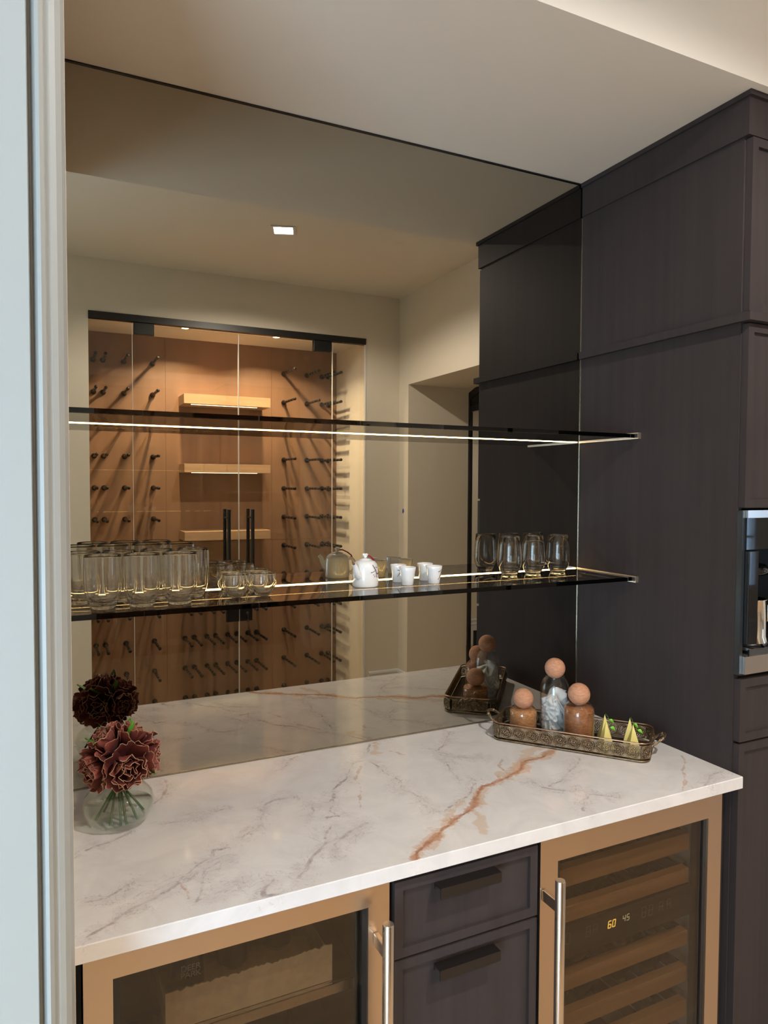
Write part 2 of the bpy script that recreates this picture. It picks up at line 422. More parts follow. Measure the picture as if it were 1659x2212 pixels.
# windows
def window(name, x0, x1, y, z0, z1, label, cols=2, rows=2):
    r = empty(name, ((x0 + x1) / 2, y, z0)); props(r, label, None, None, 'structure')
    f = .05
    mb = MB().box(x0, x0 + f, y - .06, y + .01, z0, z1).box(x1 - f, x1, y - .06, y + .01, z0, z1).box(x0 + f, x1 - f, y - .06, y + .01, z0, z0 + f).box(x0 + f, x1 - f, y - .06, y + .01, z1 - f, z1)
    part('window_frame', mb, 'trim_paint', r)
    for k in range(1, cols):
        xx = x0 + (x1 - x0) * k / cols; part('muntin', B(xx - .012, xx + .012, y - .045, y - .005, z0 + f, z1 - f), 'trim_paint', r)
    for k in range(1, rows):
        zz = z0 + (z1 - z0) * k / rows; part('muntin', B(x0 + f, x1 - f, y - .044, y - .006, zz - .012, zz + .012), 'trim_paint', r)
    for i in range(cols):
        for j in range(rows):
            ax, bx = x0 + (x1 - x0) * i / cols, x0 + (x1 - x0) * (i + 1) / cols
            az, bz = z0 + (z1 - z0) * j / rows, z0 + (z1 - z0) * (j + 1) / rows
            part('pane', B(ax + .013, bx - .013, y - .028, y - .024, az + .013, bz - .013), 'window_pane', r)
window('window_1', wx0, wx1, YF - .005, wz0, wz1, 'tall hall window with white frame', 2, 3)
window('window_2', 4.35, 5.16, -4.405, .60, 2.28, 'window of the side room with white muntins', 2, 3)

# arched black steel door frame at the end of the doorway
def arch_door():
    r = empty('door_1', (1.33, (oy0 + oy1) / 2, 0)); props(r, 'black steel arched doorway frame, seen in the mirror', None, None, 'structure')
    ya, yb = oy0 + .002, oy1 - .002; x0, x1 = 1.303, 1.330
    part('jamb', B(x0, x1, ya, ya + .022, 0, 2.40), 'black_metal', r)
    part('jamb', B(x0, x1, yb - .022, yb, 0, 2.40), 'black_metal', r)
    part('transom', B(x0 + .002, x1 - .002, ya + .022, yb - .022, 2.255, 2.30), 'black_metal', r)
    n = 24; outer = []; inner = []
    for k in range(n + 1):
        s = k / n; y = ya + (yb - ya) * s; h = 2.40 + .13 * math.sin(PI * s) ** .8
        outer.append((y, h)); y2 = ya + .022 + (yb - ya - .044) * s; inner.append((y2, h - .05))
    mb = MB()
    for k in range(n):
        mb.prism([outer[k], outer[k + 1], inner[k + 1], inner[k]], 0, x0, x1)
    part('arch_head', mb, 'black_metal', r)
    poly = [(ya + .022, 2.30), (yb - .022, 2.30)] + inner[::-1]
    part('head_panel', MB().prism(poly, 0, x0 + .008, x1 - .008), 'black_gloss', r)
    part('door_pull', MB().box(x1, x1 + .03, ya + .055, ya + .075, .40, .56), 'black_metal', r)
arch_door()
# upper infill between doorway head and arch
struct('trim_3', B(1.30, 1.36, oy0 - .02, oy1 + .02, 2.54, 2.9), 'wall_paint')

# ------------------------------------------------------------------ mirror
mr = empty('wall_mirror', (-0.81, 0, ZK), label='large bronze tinted mirror filling the wall behind the shelves', cat='mirror')
part('mirror_glass', B(XL, 0.0, 0.0, 0.006, ZK, ZC - .004), 'bronze_mirror', mr)
part('top_channel', B(XL, -.002, -0.004, 0.006, ZC - .004, ZC - .0005), 'black_metal', mr)
part('edge_strip', B(-0.003, 0.0, -0.0025, -0.0001, ZK, 2.59), 'mirror_edge', mr)
part('bottom_channel', B(XL, -.004, -0.003, -0.0001, ZK, ZK + .003), 'mirror_edge', mr)

# ------------------------------------------------------------------ worktop
VEINS = [('o', [(-0.344, -0.296), (-0.405, -0.315), (-0.456, -0.323), (-0.51, -0.366), (-0.571, -0.384), (-0.611, -0.399), (-0.657, -0.415), (-0.698, -0.448), (-0.743, -0.495), (-0.797, -0.524), (-0.848, -0.552), (-0.883, -0.576), (-0.926, -0.603), (-0.961, -0.623), (-0.978, -0.647)]), ('tan', [(-0.747, -0.502), (-0.76, -0.542), (-0.784, -0.573), (-0.784, -0.599)]), ('tan', [(-0.763, -0.001), (-0.815, -0.09)]), ('tan', [(-0.746, -0.465), (-0.801, -0.496), (-0.825, -0.52)]), ('tan', [(-0.371, -0.256), (-0.427, -0.284), (-0.525, -0.365), (-0.577, -0.364)]), ('tan', [(-0.655, -0.427), (-0.711, -0.482)]), ('g', [(-0.746, -0.01), (-0.797, -0.015), (-0.836, -0.081), (-0.902, -0.141), (-0.951, -0.212), (-1.004, -0.264), (-1.039, -0.328), (-1.083, -0.327), (-1.098, -0.375), (-1.126, -0.405)]), ('g', [(-1.004, -0.264), (-1.021, -0.297), (-1.056, -0.376), (-1.048, -0.407), (-1.075, -0.403)]), ('G', [(-1.01, -0.464), (-1.051, -0.481), (-1.079, -0.501), (-1.117, -0.513), (-1.153, -0.54), (-1.169, -0.554), (-1.19, -0.585), (-1.221, -0.608)]), ('g', [(-1.117, -0.513), (-1.105, -0.472), (-1.076, -0.437)]), ('g', [(-1.079, -0.501), (-1.107, -0.525), (-1.125, -0.56)]), ('g', [(-0.848, -0.14), (-0.849, -0.225), (-0.833, -0.29), (-0.85, -0.341), (-0.833, -0.37), (-0.827, -0.408), (-0.841, -0.458), (-0.836, -0.479), (-0.816, -0.484), (-0.728, -0.444), (-0.656, -0.384), (-0.656, -0.361)]), ('g', [(-0.663, -0.12), (-0.642, -0.151), (-0.657, -0.23), (-0.679, -0.293), (-0.691, -0.345)]), ('g', [(-0.529, -0.034), (-0.603, -0.12), (-0.638, -0.153), (-0.626, -0.205), (-0.561, -0.255)]), ('r', [(-0.886, -0.16), (-0.936, -0.231), (-0.944, -0.292), (-0.991, -0.398)]), ('r', [(-0.765, -0.093), (-0.737, -0.14)]), ('r', [(-0.511, -0.285), (-0.542, -0.321), (-0.555, -0.363)]), ('g', [(-0.307, -0.374), (-0.391, -0.434), (-0.504, -0.483)]), ('g', [(-0.53, -0.434), (-0.524, -0.486), (-0.492, -0.518), (-0.447, -0.534), (-0.44, -0.56), (-0.401, -0.601)]), ('g', [(-0.44, -0.56), (-0.481, -0.586), (-0.511, -0.626)]), ('r', [(-0.031, -0.473), (-0.058, -0.519), (-0.107, -0.553), (-0.168, -0.615), (-0.219, -0.646)]), ('G', [(-0.018, -0.608), (-0.074, -0.608), (-0.145, -0.65)]), ('G', [(-1.49, -0.274), (-1.532, -0.301), (-1.591, -0.318)]), ('G', [(-1.42, -0.516), (-1.447, -0.537), (-1.48, -0.562), (-1.522, -0.581), (-1.557, -0.606), (-1.605, -0.632)]), ('r', [(-1.439, -0.523), (-1.426, -0.553), (-1.423, -0.584)]), ('g', [(-1.312, -0.434), (-1.346, -0.433), (-1.355, -0.458), (-1.388, -0.477), (-1.417, -0.515)]), ('g', [(-1.318, -0.475), (-1.381, -0.506), (-1.403, -0.587), (-1.412, -0.606), (-1.372, -0.596), (-1.308, -0.578)]), ('G', [(-1.266, -0.598), (-1.292, -0.622), (-1.298, -0.642), (-1.272, -0.649)]), ('g', [(-1.6, -0.523), (-1.559, -0.525), (-1.506, -0.485)]), ('g', [(-1.421, -0.273), (-1.371, -0.271), (-1.349, -0.273), (-1.286, -0.257)]), ('G', [(-1.431, -0.162), (-1.408, -0.133), (-1.384, -0.073), (-1.381, -0.031)]), ('g', [(-1.271, -0.408), (-1.226, -0.364), (-1.193, -0.273), (-1.17, -0.264), (-1.112, -0.262)]), ('g', [(-1.087, -0.076), (-1.017, -0.019)])]
def worktop():
    x0, x1, y0, y1 = XL, 0.0, -0.65, 0.0
    nx, ny = 410, 163
    xs = np.linspace(x0, x1, nx); ys = np.linspace(y0, y1, ny)
    X, Y = np.meshgrid(xs, ys); P = np.stack([X.ravel(), Y.ravel()], 1)
    # a wandering offset bends the veins
    W = np.zeros_like(P)
    for i, (px, py) in enumerate(P):
        v = mnoise.noise_vector((px * 14, py * 14, 3.1)); v2 = mnoise.noise_vector((px * 42, py * 42, 7.7))
        W[i] = (v.x * .009 + v2.x * .004, v.y * .009 + v2.y * .004)
    Q = P + W
    kinds = {'g': 'vein_grey', 'G': 'vein_strong', 'o': 'vein_rust', 'tan': 'vein_tan', 'r': 'vein_red'}
    D = {k: np.full(len(P), 9.0) for k in kinds.values()}
    rnd = random.Random(5)
    segs = list(VEINS)
    for k, pts in segs:
        d = D[kinds[k]]; n = len(pts) - 1
        for j in range(n):
            a = np.array(pts[j]); b = np.array(pts[j + 1]); ab = b - a
            tt = np.clip(((Q - a) @ ab) / max(ab @ ab, 1e-9), 0, 1)
            dist = np.linalg.norm(Q - a - tt[:, None] * ab, axis=1)
            np.minimum(d, dist, out=d)
    mb = MB()
    mb.add([(x, y, ZK) for x, y in P], [(j * nx + i, j * nx + i + 1, (j + 1) * nx + i + 1, (j + 1) * nx + i) for j in range(ny - 1) for i in range(nx - 1)])
    # front edge sheet, ends and underside
    e = 0.0015
    base = len(mb.v)
    rows = [(y0 - e * .3, ZK - e * .4), (y0 - e, ZK - e * 1.2), (y0 - e, ZK - CT + e), (y0, ZK - CT)]
    top = list(range(nx)); prev = top
    for yy, zz in rows:
        cur = list(range(len(mb.v), len(mb.v) + nx)); mb.v += [(x, yy, zz) for x in xs]
        for i in range(nx - 1):
            mb.f.append((prev[i + 1], prev[i], cur[i], cur[i + 1])); mb.sm.append(False); mb.mi.append(0)
        prev = cur
    bl = len(mb.v); mb.v += [(x0, y1, ZK - CT), (x1, y1, ZK - CT)]
    mb.f.append(tuple(prev) + (bl + 1, bl)); mb.sm.append(False); mb.mi.append(0)
    mb.f.append((nx - 1, prev[-1], bl + 1, nx * ny - 1)); mb.sm.append(False); mb.mi.append(0)
    mb.f.append((0, nx * (ny - 1), bl, prev[0])); mb.sm.append(False); mb.mi.append(0)
    c = (-.81, -.325, ZK - CT)
    me = mb.mesh('worktop', 'marble', c, fix=False)
    for k, d in D.items():
        full = np.full(len(mb.v), 9.0, dtype=np.float32); full[:len(P)] = d
        for r in range(4): full[len(P) + r * nx:len(P) + (r + 1) * nx] = d[:nx] + .008 * (r + 1)
        at = me.attributes.new(k, 'FLOAT', 'POINT'); at.data.foreach_set('value', full)
    o = link('worktop', me, None, c)
    props(o, 'white marble worktop with a rust orange vein and grey veins', 'worktop')
worktop()

# ------------------------------------------------------------------ base units
YD = -0.635
solo('filler_panel', B(XL + .001, -1.608, -.60, -.05, .0, ZK - CT - .002), 'black_matte', 'narrow black filler strip between casing and left drinks cooler', 'filler panel')
solo('filler_panel', B(-.055, -.001, -.595, -.05, .0, ZK - CT - .002), 'cabinet_wood', 'narrow dark filler strip between wine cooler and tall cabinet', 'filler panel')

def rect_frame(mb, x0, x1, z0, z1, wx, wt, wb, y0, y1):
    """mitred frame of four bars"""
    o = [(x0, z0), (x1, z0), (x1, z1), (x0, z1)]; i = [(x0 + wx, z0 + wb), (x1 - wx, z0 + wb), (x1 - wx, z1 - wt), (x0 + wx, z1 - wt)]
    for k in range(4):
        k2 = (k + 1) % 4
        mb.prism([o[k], o[k2], i[k2], i[k]], 1, y0, y1)
    return mb
def drawer_unit():
    x0, x1 = -1.028, -0.655
    r = empty('drawer_cabinet', ((x0 + x1) / 2, -.3, 0), label='dark brown drawer cabinet between the two coolers', cat='cabinet')
    part('carcass', B(x0, x1, -.612, -.03, .10, ZK - CT - .001), 'cabinet_wood', r)
    part('toe_kick', B(x0 + .002, x1 - .002, -.55, -.04, 0, .099), 'black_matte', r)
    for i, (z0, z1, hz) in enumerate(((.707, .868, .846), (.405, .701, .672), (.105, .399, .37))):
        a, b = x0 + .008, x1 - .003
        mb = rect_frame(MB(), a, b, z0, z1, .020, .020, .020, YD, -.613)
        mb.box(a + .019, b - .019, YD + .009, -.614, z0 + .019, z1 - .019)
        d = part('drawer', mb, 'cabinet_wood', r)
        hx0, hx1 = -.927, -.776
        # bent edge pull: back plate, top shelf and a turned-down lip
        h = MB().prism([(YD, hz - .012), (YD, hz + .002), (YD - .028, hz + .002), (YD - .028, hz - .020), (YD - .0255, hz - .020), (YD - .0255, hz - .001), (YD - .0025, hz - .001), (YD - .0025, hz - .012)], 0, hx0, hx1)
        part('handle', h, 'bronze_black', d)
drawer_unit()

def seg7(mb, x, z, h, ch, y, th=.0012, slant=.12):
    S = {'0': 'abcdef', '1': 'bc', '2': 'abged', '3': 'abgcd', '4': 'fgbc', '5': 'afgcd', '6': 'afgedc', '8': 'abcdefg', '9': 'abcdfg', 'A': 'abcefg', 'U': 'bcdefa'}[ch]
    wd = h * .5; t = th
    P = {'a': (0, h, wd, h), 'g': (0, h / 2, wd, h / 2), 'd': (0, 0, wd, 0), 'f': (0, h / 2, 0, h), 'b': (wd, h / 2, wd, h), 'e': (0, 0, 0, h / 2), 'c': (wd, 0, wd, h / 2)}
    for c in S:
        a, b, c2, d = P[c]
        sx = lambda q: x + slant * q
        if a == c2: mb.prism([(a - t + sx(b), z + b), (a + t + sx(b), z + b), (a + t + sx(d), z + d), (a - t + sx(d), z + d)], 1, y - .0006, y)
        else: mb.prism([(a + sx(b), z + b - t), (c2 + sx(b), z + b - t), (c2 + sx(b), z + b + t), (a + sx(b), z + b + t)], 1, y - .0006, y)
    return mb

def cooler(name, x0, x1, label, wx, wt, handle_x, handle_top):
    zt = ZK - CT - .009
    r = empty(name, ((x0 + x1) / 2, -.3, 0), label=label, cat='wine cooler' if name == 'wine_cooler' else 'drinks cooler')
    t = .03
    mb = MB().box(x0 + .004, x0 + t, -.585, -.03, .09, zt).box(x1 - t, x1 - .004, -.585, -.03, .09, zt).box(x0 + t, x1 - t, -.06, -.03, .09, zt).box(x0 + t, x1 - t, -.585, -.06, .09, .13).box(x0 + t, x1 - t, -.585, -.06, zt - .02, zt)
    part('body', mb, 'cooler_liner' if name == 'wine_cooler' else 'black_plastic', r)
    part('toe_grille', B(x0 + .006, x1 - .006, -.57, -.05, 0, .085), 'black_plastic', r)
    d = part('door_frame', rect_frame(MB(), x0, x1, .10, zt, wx, wt, .06, YD, YD + .02), 'steel', r, .0015)
    g = .012
    part('door_gasket', rect_frame(MB(), x0 + wx - .001, x1 - wx + .001, .159, zt - wt + .001, g, .004, .01, YD + .006, YD + .045), 'black_plastic', r)
    part('door_glass', B(x0 + wx + .002, x1 - wx - .002, YD + .010, YD + .016, .165, zt - wt - .002), 'cooler_pane', r)
    h = part('handle', MB().tube([(handle_x, -.692, .22), (handle_x, -.692, handle_top - .002), (handle_x, -.692, handle_top)], [.0115, .0115, .0105], 20), 'steel_bright', r)
    for zz in (.29, handle_top - .062):
        part('standoff', B(handle_x - .006, handle_x + .006, -.686, YD - .0005, zz - .013, zz + .013), 'steel', h, .002)
    return r, zt
wc, zt = cooler('wine_cooler', -.650, -.057, 'wine cooler with wooden shelf fronts and lit 60 and 45 digits', .050, .056, -.640, .812)
for i, (z0, z1) in enumerate(((.718, .764), (.630, .669), (.461, .500), (.360, .402), (.265, .309), (.165, .208))):
    part('shelf_front', B(-.612, -.124, -.592, -.566, z0, z1), 'cooler_wood', wc, .002)
    mb = MB()
    for k in range(5): mb.box(-.60 + k * .107, -.575 + k * .107, -.565, -.075, z0 + .004, z0 + .014)
    mb.box(-.61, -.60, -.565, -.075, z0 + .002, z0 + .03).box(-.128, -.118, -.565, -.075, z0 + .002, z0 + .03)
    part('shelf_rack', mb, 'black_matte', wc)
    part('runner', B(-.117, -.095, -.56, -.46, z1 - .018, z1 - .006), 'steel_bright', wc)
cp = part('control_panel', MB().prism([(-.617, .549), (-.125, .549), (-.113, .556), (-.113, .618), (-.125, .629), (-.617, .629)], 1, -.600, -.56), 'black_plastic', wc)
mb = MB()
seg7(mb, -.412, .588, .017, '6', -.6003); seg7(mb, -.398, .588, .017, '0', -.6003)
part('display_digits', mb, 'digit_amber', cp)
mb = MB(); seg7(mb, -.364, .592, .015, '4', -.6003, .0008); seg7(mb, -.351, .592, .015, '5', -.6003, .0008)
part('display_digits', mb, 'digit_pale', cp)
for xx, ch in ((-.545, '0'), (-.482, '8'), (-.460, 'A'), (-.300, '8'), (-.276, '8'), (-.240, 'A'), (-.212, 'A')):
    part('touch_symbol', seg7(MB(), xx, .585, .025, ch, -.6003, .0006, .05), 'icon_grey', cp)

# dark bottles resting on the cooler shelves
bp = [(0, .0), (.030, 0), (.0375, .004), (.0375, .19), (.034, .205), (.016, .235), (.0145, .29), (.0155, .292), (.0155, .30), (0, .30)]
bm_b = MB().lathe(bp, 24).mesh('wine_bottle', 'wine_glass_dark')
for sh, xs_, where in ((.669, (-.50, -.40, -.24), 'upper'), (.500, (-.45, -.30, -.19), 'middle'), (.402, (-.52, -.42, -.30, -.20), 'lower')):
    for ib, xx in enumerate(xs_):
        which = {3: ('left', 'middle', 'right'), 4: ('leftmost', 'second', 'third', 'rightmost')}[len(xs_)][ib]
        o = link('wine_bottle', bm_b, None, (xx, -.545, sh - .025 + .0375)); o.rotation_euler = (-PI / 2, 0, 0)
        props(o, f'{which} dark wine bottle lying on the {where} wooden shelf of the wine cooler', 'bottle', 'bottles lying in the wine cooler')

dc, zt2 = cooler('drinks_cooler', -1.606, -1.032, 'steel framed drinks cooler with tinted glass door under the left end of the worktop', .047, .041, -1.062, .828)
mb = MB().box(-1.575, -1.063, -.572, -.566, .627, .650).box(-1.575, -1.063, -.566, -.50, .643, .650)
part('shelf_trim', mb, 'steel_bright', dc, .002)
part('shelf_glass', B(-1.575, -1.063, -.499, -.075, .642, .648), 'clear_pane', dc)
for zz in (.40, .22):
    part('shelf_trim', B(-1.575, -1.063, -.572, -.52, zz, zz + .022), 'steel', dc)
    part('shelf_glass', B(-1.575, -1.063, -.519, -.075, zz + .012, zz + .018), 'clear_pane', dc)

# torn cardboard tray and the drinks in it
def card_tray():
    r = empty('cardboard_tray', (-1.295, -.42, .650), label='torn brown cardboard tray of drinks inside the left cooler', cat='carton')
    rnd = random.Random(3); x0, x1 = -1.462, -1.127
    def torn(xa, xb, y, th, h):
        n = 60; top = [(xa + (xb - xa) * k / n, .651 + h + rnd.uniform(-.004, .003) * (1 if k % 2 else .4)) for k in range(n + 1)]
        return MB().prism([(xa, .651), (xb, .651)] + top[::-1], 1, y, y + th)
    part('front_panel', torn(x0, x1, -.560, .003, .075), 'cardboard', r)
    part('back_panel', torn(x0, x1, -.243, .003, .07), 'cardboard', r)
    part('side_panel', B(x0, x0 + .003, -.557, -.243, .651, .70), 'cardboard', r); part('side_panel', B(x1 - .003, x1, -.557, -.243, .651, .70), 'cardboard', r)
    part('bottom_panel', B(x0 + .003, x1 - .003, -.557, -.243, .6505, .653), 'cardboard', r)
card_tray()
def text(name, body, size, parent, loc, rot, m, align='CENTER', ext=.0003):
    c = bpy.data.curves.new(name, 'FONT'); c.body = body; c.size = size; c.align_x = align; c.align_y = 'CENTER'; c.extrude = ext
    c.space_line = .85; c.materials.append(MATS[m])
    tmp = bpy.data.objects.new(name, c); COL.objects.link(tmp); bpy.context.view_layer.update()
    me = bpy.data.meshes.new_from_object(tmp.evaluated_get(bpy.context.evaluated_depsgraph_get()))
    bpy.data.objects.remove(tmp); bpy.data.curves.remove(c)
    o = link(name, me, parent, loc); o.rotation_euler = rot
    return o
def bottle(x, y, z, label):
    r = empty('water_bottle', (x, y, z), label=label, cat='bottle')
    p = [(0, 0), (.028, 0), (.032, .004), (.032, .03), (.030, .034), (.032, .038), (.032, .115), (.026, .135), (.013, .155), (.0125, .163), (0, .163)]
    lpart('bottle_body', MB().lathe(p, 24), 'pet_clear', r)
    lpart('cap', MB().lathe([(0, .162), (.0145, .162), (.0145, .178), (0, .178)], 20), 'label_grey', r)
    w_ = lpart('label_wrap', MB().lathe([(.0325, .05), (.0325, .105)], 28), 'can_dark', r, fix=False)
    text('lettering', 'DEER\nPARK', .0165, w_, (0, -.0333, .064), (PI / 2, 0, 0), 'label_grey')
    return r
bottle(-1.405, -.47, .653, 'water bottle lettered DEER PARK in the cardboard tray')
def can(x, y, z):
    r = empty('drink_can', (x, y, z), label='dark drink can with a pale tombstone label beside the water bottle', cat='can')
    lpart('can_body', MB().lathe([(0, .004), (.024, .004), (.026, 0), (.033, .012), (.033, .118), (.027, .128), (.027, .131), (.0255, .128), (0, .126)], 28), 'can_dark', r)
    n = 12; poly = [(-.012, 0), (.012, 0), (.012, .024)] + [(.012 * math.cos(PI * k / n), .026 + .008 * math.sin(PI * k / n)) for k in range(n + 1)] + [(-.012, .024)]
    l = lpart('label_patch', MB().prism([(a, b + .062) for a, b in poly], 1, -.0345, -.0325), 'label_grey', r)
    text('lettering', 'B', .024, l, (0, -.0349, .078), (PI / 2, 0, 0), 'black_plastic')
can(-1.30, -.42, .653); 
r_ = can(-1.195, -.40, .653)
for o in list(bpy.data.objects):
    if o.name.startswith('drink_can.'): o['label'] = 'dark drink can at the right end of the cardboard tray'

# ------------------------------------------------------------------ tall cabinet with coffee machine
def tall_cabinet():
    x1 = .776
    r = empty('tall_cabinet', (.39, -.3, 0), label='floor to ceiling dark brown cabinet to the right of the bar', cat='cabinet')
    part('carcass', MB().box(.019, x1, -.600, .004, .10, 1.17).box(.019, x1, -.600, .004, 1.622, 2.59).box(.019, x1, -.05, .004, 1.17, 1.622).box(x1 - .02, x1, -.60, -.05, 1.17, 1.622).box(.019, .03, -.60, -.05, 1.17, 1.622), 'cabinet_wood', r)
    part('toe_kick', B(.02, x1 - .01, -.54, .0, 0, .099), 'black_matte', r)
    part('side_panel', B(0.0, .018, -.6145, -.0035, 0, 2.114), 'cabinet_wood', r)
    part('side_panel', B(-.002, .018, -.6145, -.0035, 2.136, 2.592), 'cabinet_wood', r)
    part('rail', MB().prism([(-.014, -.0035), (.018, -.0035), (.018, -.60), (x1, -.60), (x1, -.652), (-.014, -.652)], 2, 2.112, 2.135), 'cabinet_wood', r, .0015)
    part('crown_band', MB().prism([(-.008, -.0035), (.018, -.0035), (.018, -.60), (x1, -.60), (x1, -.632), (-.008, -.632)], 2, 2.590, 2.686), 'cabinet_wood', r, .001)
    part('crown_cap', MB().prism([(-.015, -.0035), (.018, -.0035), (.018, -.60), (x1, -.60), (x1, -.640), (-.015, -.640)], 2, 2.686, 2.6995), 'cabinet_wood', r, .002)
    def shaker(name, z0, z1):
        a, b = .004, x1 - .003
        mb = rect_frame(MB(), a, b, z0, z1, .022, .022, .022, YD, -.6155)
        mb.box(a + .021, b - .021, YD + .008, -.616, z0 + .021, z1 - .021)
        return part(name, mb, 'cabinet_wood', r, .0008)
    shaker('door', 2.140, 2.585); shaker('door', 1.626, 2.108); shaker('drawer', 1.000, 1.168); shaker('door', .105, .994)
tall_cabinet()
def coffee_machine():
    x0, x1, z0, z1 = .034, .752, 1.176, 1.619
    r = empty('coffee_machine', (.39, -.3, z0), label='built in black coffee machine with steel bands in the tall cabinet', cat='coffee machine')
    part('top_band', B(.012, x1, YD - .004, -.606, z1 - .020, z1), 'steel_bright', r)
    part('display_glass', B(.012, x1, YD - .002, -.606, 1.515, z1 - .0205), 'black_gloss', r)
    part('bottom_band', B(.012, x1, YD - .006, -.606, 1.183, 1.230), 'steel_bright', r)
    part('side_cheek', B(.001, .0115, -.632, -.606, 1.180, 1.618), 'black_plastic', r)
    mb = MB().box(x0, x1, -.30, -.20, z0 + .004, 1.614).box(x0, x0 + .02, -.600, -.30, z0 + .004, 1.614).box(x1 - .03, x1, -.600, -.30, z0 + .004, 1.614).box(x0 + .02, x1 - .03, -.600, -.30, z0 + .004, 1.225).box(x0 + .02, x1 - .03, -.600, -.30, 1.52, 1.614)
    part('housing', mb, 'black_plastic', r)
    part('water_door', B(.013, .052, YD - .010, -.606, 1.262, 1.512), 'black_gloss', r, .002)
    mb = MB()
    for k in range(14): mb.box(.06 + k * .045, .095 + k * .045, -.615, -.45, 1.2255, 1.235)
    mb.box(.055, .70, -.62, -.615, 1.2255, 1.240)
    part('drip_grille', mb, 'black_plastic', r)
    sp = part('spout_head', MB().lathe([(0, .0), (.030, 0), (.055, .006), (.060, .018), (.050, .034), (0, .042)], 28, (.155, -.53, 1.428)), 'black_gloss', r)
    part('spout', MB().lathe([(.014, 0), (.014, .03)], 14, (.135, -.53, 1.399)).lathe([(.014, 0), (.014, .03)], 14, (.175, -.53, 1.399)), 'black_plastic', sp)
    c = empty('steel_cup', (.150, -.545, 1.235), label='shiny steel cup under the coffee machine spout', cat='cup')
    lpart('cup_body', MB().lathe([(0, .002), (.045, .002), (.050, .0), (.052, .010), (.046, .026), (.046, .128), (.048, .130), (.044, .130), (.044, .03), (0, .028)], 32), 'chrome', c)
    lpart('cup_handle', MB().tube([(.045, 0, .11), (.075, 0, .105), (.078, 0, .06), (.047, 0, .035)], .004, 8), 'chrome', c)
coffee_machine()

# ------------------------------------------------------------------ glass shelves
def glass_shelf(z0, z1, label, led_up):
    r = empty('glass_shelf', (-.81, -.13, z0), label=label, cat='shelf')
    x0, x1 = XL + .001, -.010
    v = [(x, y, z) for z in (z0, z1) for y in (-SD, -.006) for x in (x0, x1)]
    mb = MB().add(v, [(0, 2, 3, 1), (4, 5, 7, 6)], mi=0).add(v, [(0, 1, 5, 4), (2, 6, 7, 3), (0, 4, 6, 2), (1, 3, 7, 5)], mi=1)
    part('glass_panel', mb, ['smoked_face', 'smoked_edge'], r)
    part('wall_channel', MB().box(x0, -.012, -.0058, -.0005, z0, z1), 'champagne', r)
    part('led_strip', B(x0, -.012, -.0030, -.0006, z1 + .0002, z1 + .0020) if led_up else B(x0, -.012, -.0024, -.0006, z0 - .0016, z0 - .0002), 'led_warm', r)
    mb = MB().box(-.011, -.0003, -SD - .014, -.007, z0 - .0035, z0 - .0004).box(-.011, -.0003, -SD - .014, -.007, z1 + .0004, z1 + .0035).box(-.0030, -.0003, -SD - .014, -.007, z0 - .0004, z1 + .0004)
    mb.box(-.0115, -.0003, -SD - .0165, -SD - .014, z0 - .0035, z1 + .0035)
    part('end_bracket', mb, 'champagne', r)
glass_shelf(ZS - ST, ZS, 'lower smoked glass shelf holding the glasses and teapot', True)
glass_shelf(ZU, ZU + ST, 'upper empty smoked glass shelf with a warm light strip', False)

# ------------------------------------------------------------------ glassware
def ring_mesh(name, rad, z, t_, n=44):
    return MB().tube([(rad * math.cos(2 * PI * k / n), rad * math.sin(2 * PI * k / n), z) for k in range(n + 1)], t_, 8, cap=False).mesh(name, 'clear_glass')
def double_wall(h, outer, rim_r, gap, zb, n=48):
    """thick foot, blown outer wall, hung inner wall and the fused rim"""
    th = .0010
    o = outer + [(rim_r, h - .0010)]
    foot_in = [(max(r - th, 0), z) for r, z in o if z > zb][::-1]
    shell = [(0, 0)] + o + [(rim_r - th, h - .0010)] + foot_in + [(foot_in[-1][0] * .9, zb + .001), (foot_in[-1][0] * .5, zb - .003), (0, zb - .004)]
    me = [('outer_wall', MB().lathe(shell, n).mesh('outer_wall', 'clear_glass'))]
    dense = []
    for (ra, za), (rb_, zb_) in zip(o[:-1], o[1:]):
        for k in range(4): dense.append((ra + (rb_ - ra) * k / 4, za + (zb_ - za) * k / 4))
    side = [(r - th - .0003 - (gap - th) * (1 - (z / h) ** 3), z) for r, z in dense if z > h * .22]; r0, z0 = side[0]
    a_ = [(0, h * .13), (r0 * .40, h * .135), (r0 * .72, h * .155), (r0 * .92, h * .19)] + side + [(rim_r - th - .0002, h - .0012)]
    b_ = [(max(r - th, 0), z + (th if r < r0 * .95 else 0)) for r, z in a_][::-1]
    me.append(('inner_wall', MB().lathe(a_ + b_, n).mesh('inner_wall', 'clear_glass')))
    return me
def place_glass(name, meshes, x, y, label, group):
    r = empty(name, (x, y, ZS), label=label, cat='glass', group=group)
    for nm_, me in meshes: link(nm_, me, r)
tall = double_wall(.123, [(.0235, 0), (.0255, .0012), (.0275, .006), (.0300, .011), (.0340, .020), (.0385, .036), (.0408, .055), (.0413, .075), (.0407, .100), (.0400, .117)], .0395, .0052, .011)
ord_ = ['leftmost', 'middle', 'right']
for i, x in enumerate((-1.539, -1.455, -1.370)):
    place_glass('tall_glass', tall, x, -.19, f'tall double walled clear glass, {ord_[i]} of the front row on the lower shelf', 'tall double walled glasses')
nm = ['far left beside the casing, back row', 'second from the casing in the back row', 'third from the casing in the back row', 'right end of the back row']
for i, x in enumerate((-1.576, -1.494, -1.408, -1.323)):
    place_glass('tall_glass', tall, x, -.097, f'tall double walled clear glass, {nm[i]}', 'tall double walled glasses')
